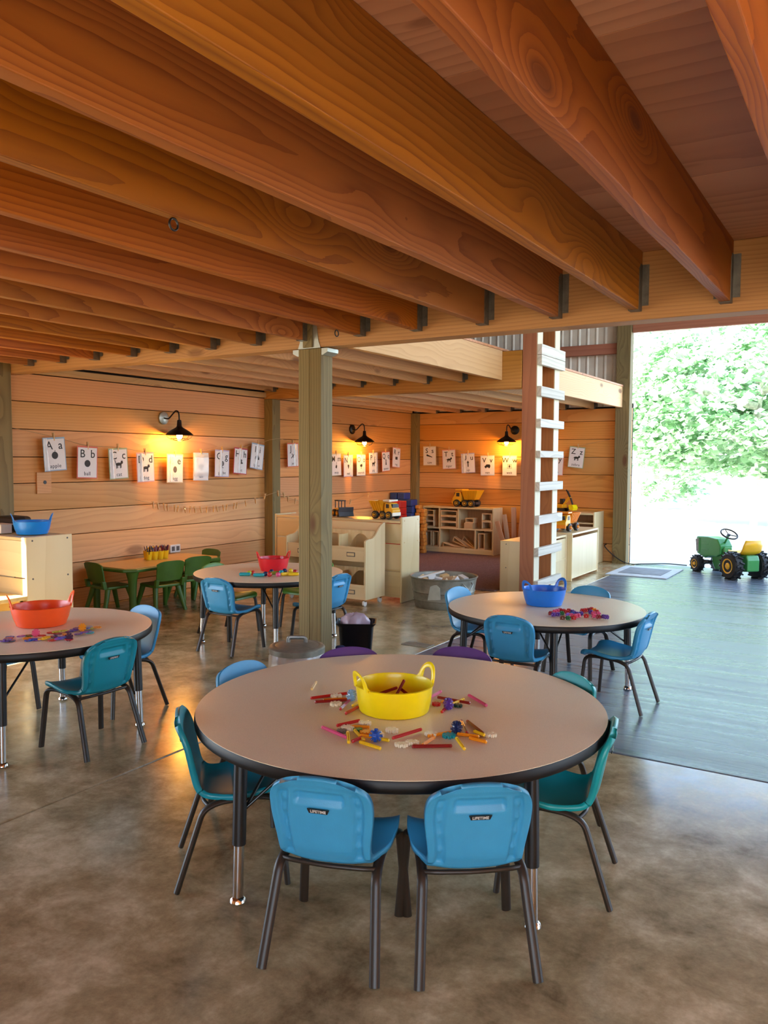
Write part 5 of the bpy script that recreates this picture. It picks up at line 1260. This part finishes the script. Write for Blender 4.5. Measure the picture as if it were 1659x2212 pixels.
for s in (-1, 1):
    MB().box(.42, .50, s * .105 - .025, s * .105 + .025, .115, .14).build('pedal', M['rubber'], t, bevel=.004)
MB().tube([(.46, -.08, .127), (.46, .08, .127)], .007, 8).build('pedal_crank', M['rubber'], t)
MB().tube(bend([(.42, -.07, .13), (.36, -.07, .11), (.28, -.07, .07), (.2, -.07, .07)], .04), .005, 8).build('drive_rod', M['rubber'], t)
# ---------------------------------------------------------------- door mat, cord, outdoors
t = thing('door_mat', 'pale bordered grey mat on the floor inside the doorway beside the tractor', 'mat', (-2.135, 8.79, .0))
MB().box(-.31, .31, -.41, .41, .0005, .010).build('border', M['mat_pale'], t, bevel=.003); MB().box(-.22, .22, -.25, .25, .0105, .014).build('pad', M['mat_grey'], t)
tag(MB().tube([tuple(p) for p in spline([Vector(p) for p in [(-2.76, 9.485, .205), (-2.74, 9.36, .19), (-2.62, 9.345, .085), (-2.47, 9.35, .012), (-2.30, 9.45, .008), (-2.1, 9.62, .006), (-1.9, 9.75, -.012)]], 40)], .006, 8).build('extension_cord', M['rubber'], smooth=60), 'thin dark extension cord draped past the foot of the doorway post', 'cord')
def tree(name, label, x, y, trunk_h, cr, n_cl, per, seed, leaf):
    r_ = random.Random(seed); t = thing(name, label, 'tree', (x, y, -.03))
    b = MB(); b.tube([(0, 0, 0), (.05, .02, trunk_h * .5), (0, .05, trunk_h), (.1, 0, trunk_h + cr[2])], [.07, .06, .05, .03], 10)
    for k in range(9):
        a = k * 2.4; z = trunk_h * .7 + cr[2] * 1.5 * k / 9
        b.tube([(0, .03, z), (cr[0] * .4 * math.cos(a), cr[1] * .4 * math.sin(a), z + .35), (cr[0] * .8 * math.cos(a), cr[1] * .8 * math.sin(a), z + .3)], [.08, .05, .02], 7)
    b.build('trunk', M['bark'], t, smooth=60)
    b = MB(); cz = trunk_h * .55 + cr[2]
    for c in range(n_cl):
        u = r_.uniform(-1, 1); a = r_.uniform(0, 2 * PI); q = math.sqrt(1 - u * u); rad = r_.uniform(.62, 1.0) ** .6 * (1 + .12 * math.sin(3 * a + 4 * u))
        C = Vector((cr[0] * q * math.cos(a) * rad, cr[1] * q * math.sin(a) * rad, cz + cr[2] * u * rad))
        out = Vector((math.cos(a), math.sin(a), 0)); R0 = r_.uniform(.25, .5)
        for k in range(per):
            aa = r_.uniform(0, 2 * PI); d = R0 * math.sqrt(r_.random())
            P = C + Vector((d * math.cos(aa), d * math.sin(aa), r_.uniform(-.05, .05) - .55 * d * max(0, math.cos(aa - a)) - .1 * d))
            s = leaf * r_.uniform(.7, 1.25); th = r_.uniform(0, 2 * PI)
            X = Vector((math.cos(th), math.sin(th), r_.uniform(-.35, .35))).normalized(); Y = (Vector((-math.sin(th), math.cos(th), 0)) * r_.uniform(.3, .9) + out * .55 + Vector((0, 0, r_.uniform(-.9, -.2)))).normalized()
            b.add([tuple(P - X * s), tuple(P - Y * s * .75 - X * s * .1), tuple(P + X * s + Vector((0, 0, -.25 * s))), tuple(P + Y * s * .75 - X * s * .1)], [(0, 1, 2, 3)])
    b.build('foliage', M['leaf'], t)
    return t
tree('maple_tree', 'big leafy sunlit maple filling the view through the doorway', -2.1, 16.9, 1.75, (2.8, 2.2, 1.55), 950, 30, 4, .075)
tree('young_tree', 'smaller pale tree edging the doorway post behind the big maple', -4.75, 21.5, .5, (1.2, 1.2, 1.5), 130, 26, 8, .09)

for lab, x, y, z in (('small black ring hanging under a joist near the grey weathered patches', -1.624, 1.57, 1.8145), ('small black ring hanging under a joist near the header end', -2.309, 3.30, 1.8145)):
    o = MB().tube([(0, .015 * math.cos(2 * PI * i / 24), -.016 + .015 * math.sin(2 * PI * i / 24)) for i in range(24)], .003, 8, closed=True).build('hanging_ring', M['black_metal'], loc=(x, y, z), smooth=60); tag(o, lab, 'ring')
tag(MB().box(-.10, .09, -.05, .05, .0005, .004).build('floor_plate', M['galv_dull'], bevel=.001, loc=(-2.50, 4.49, 0)), 'small flat metal plate on the floor joint beyond the front table', 'plate')
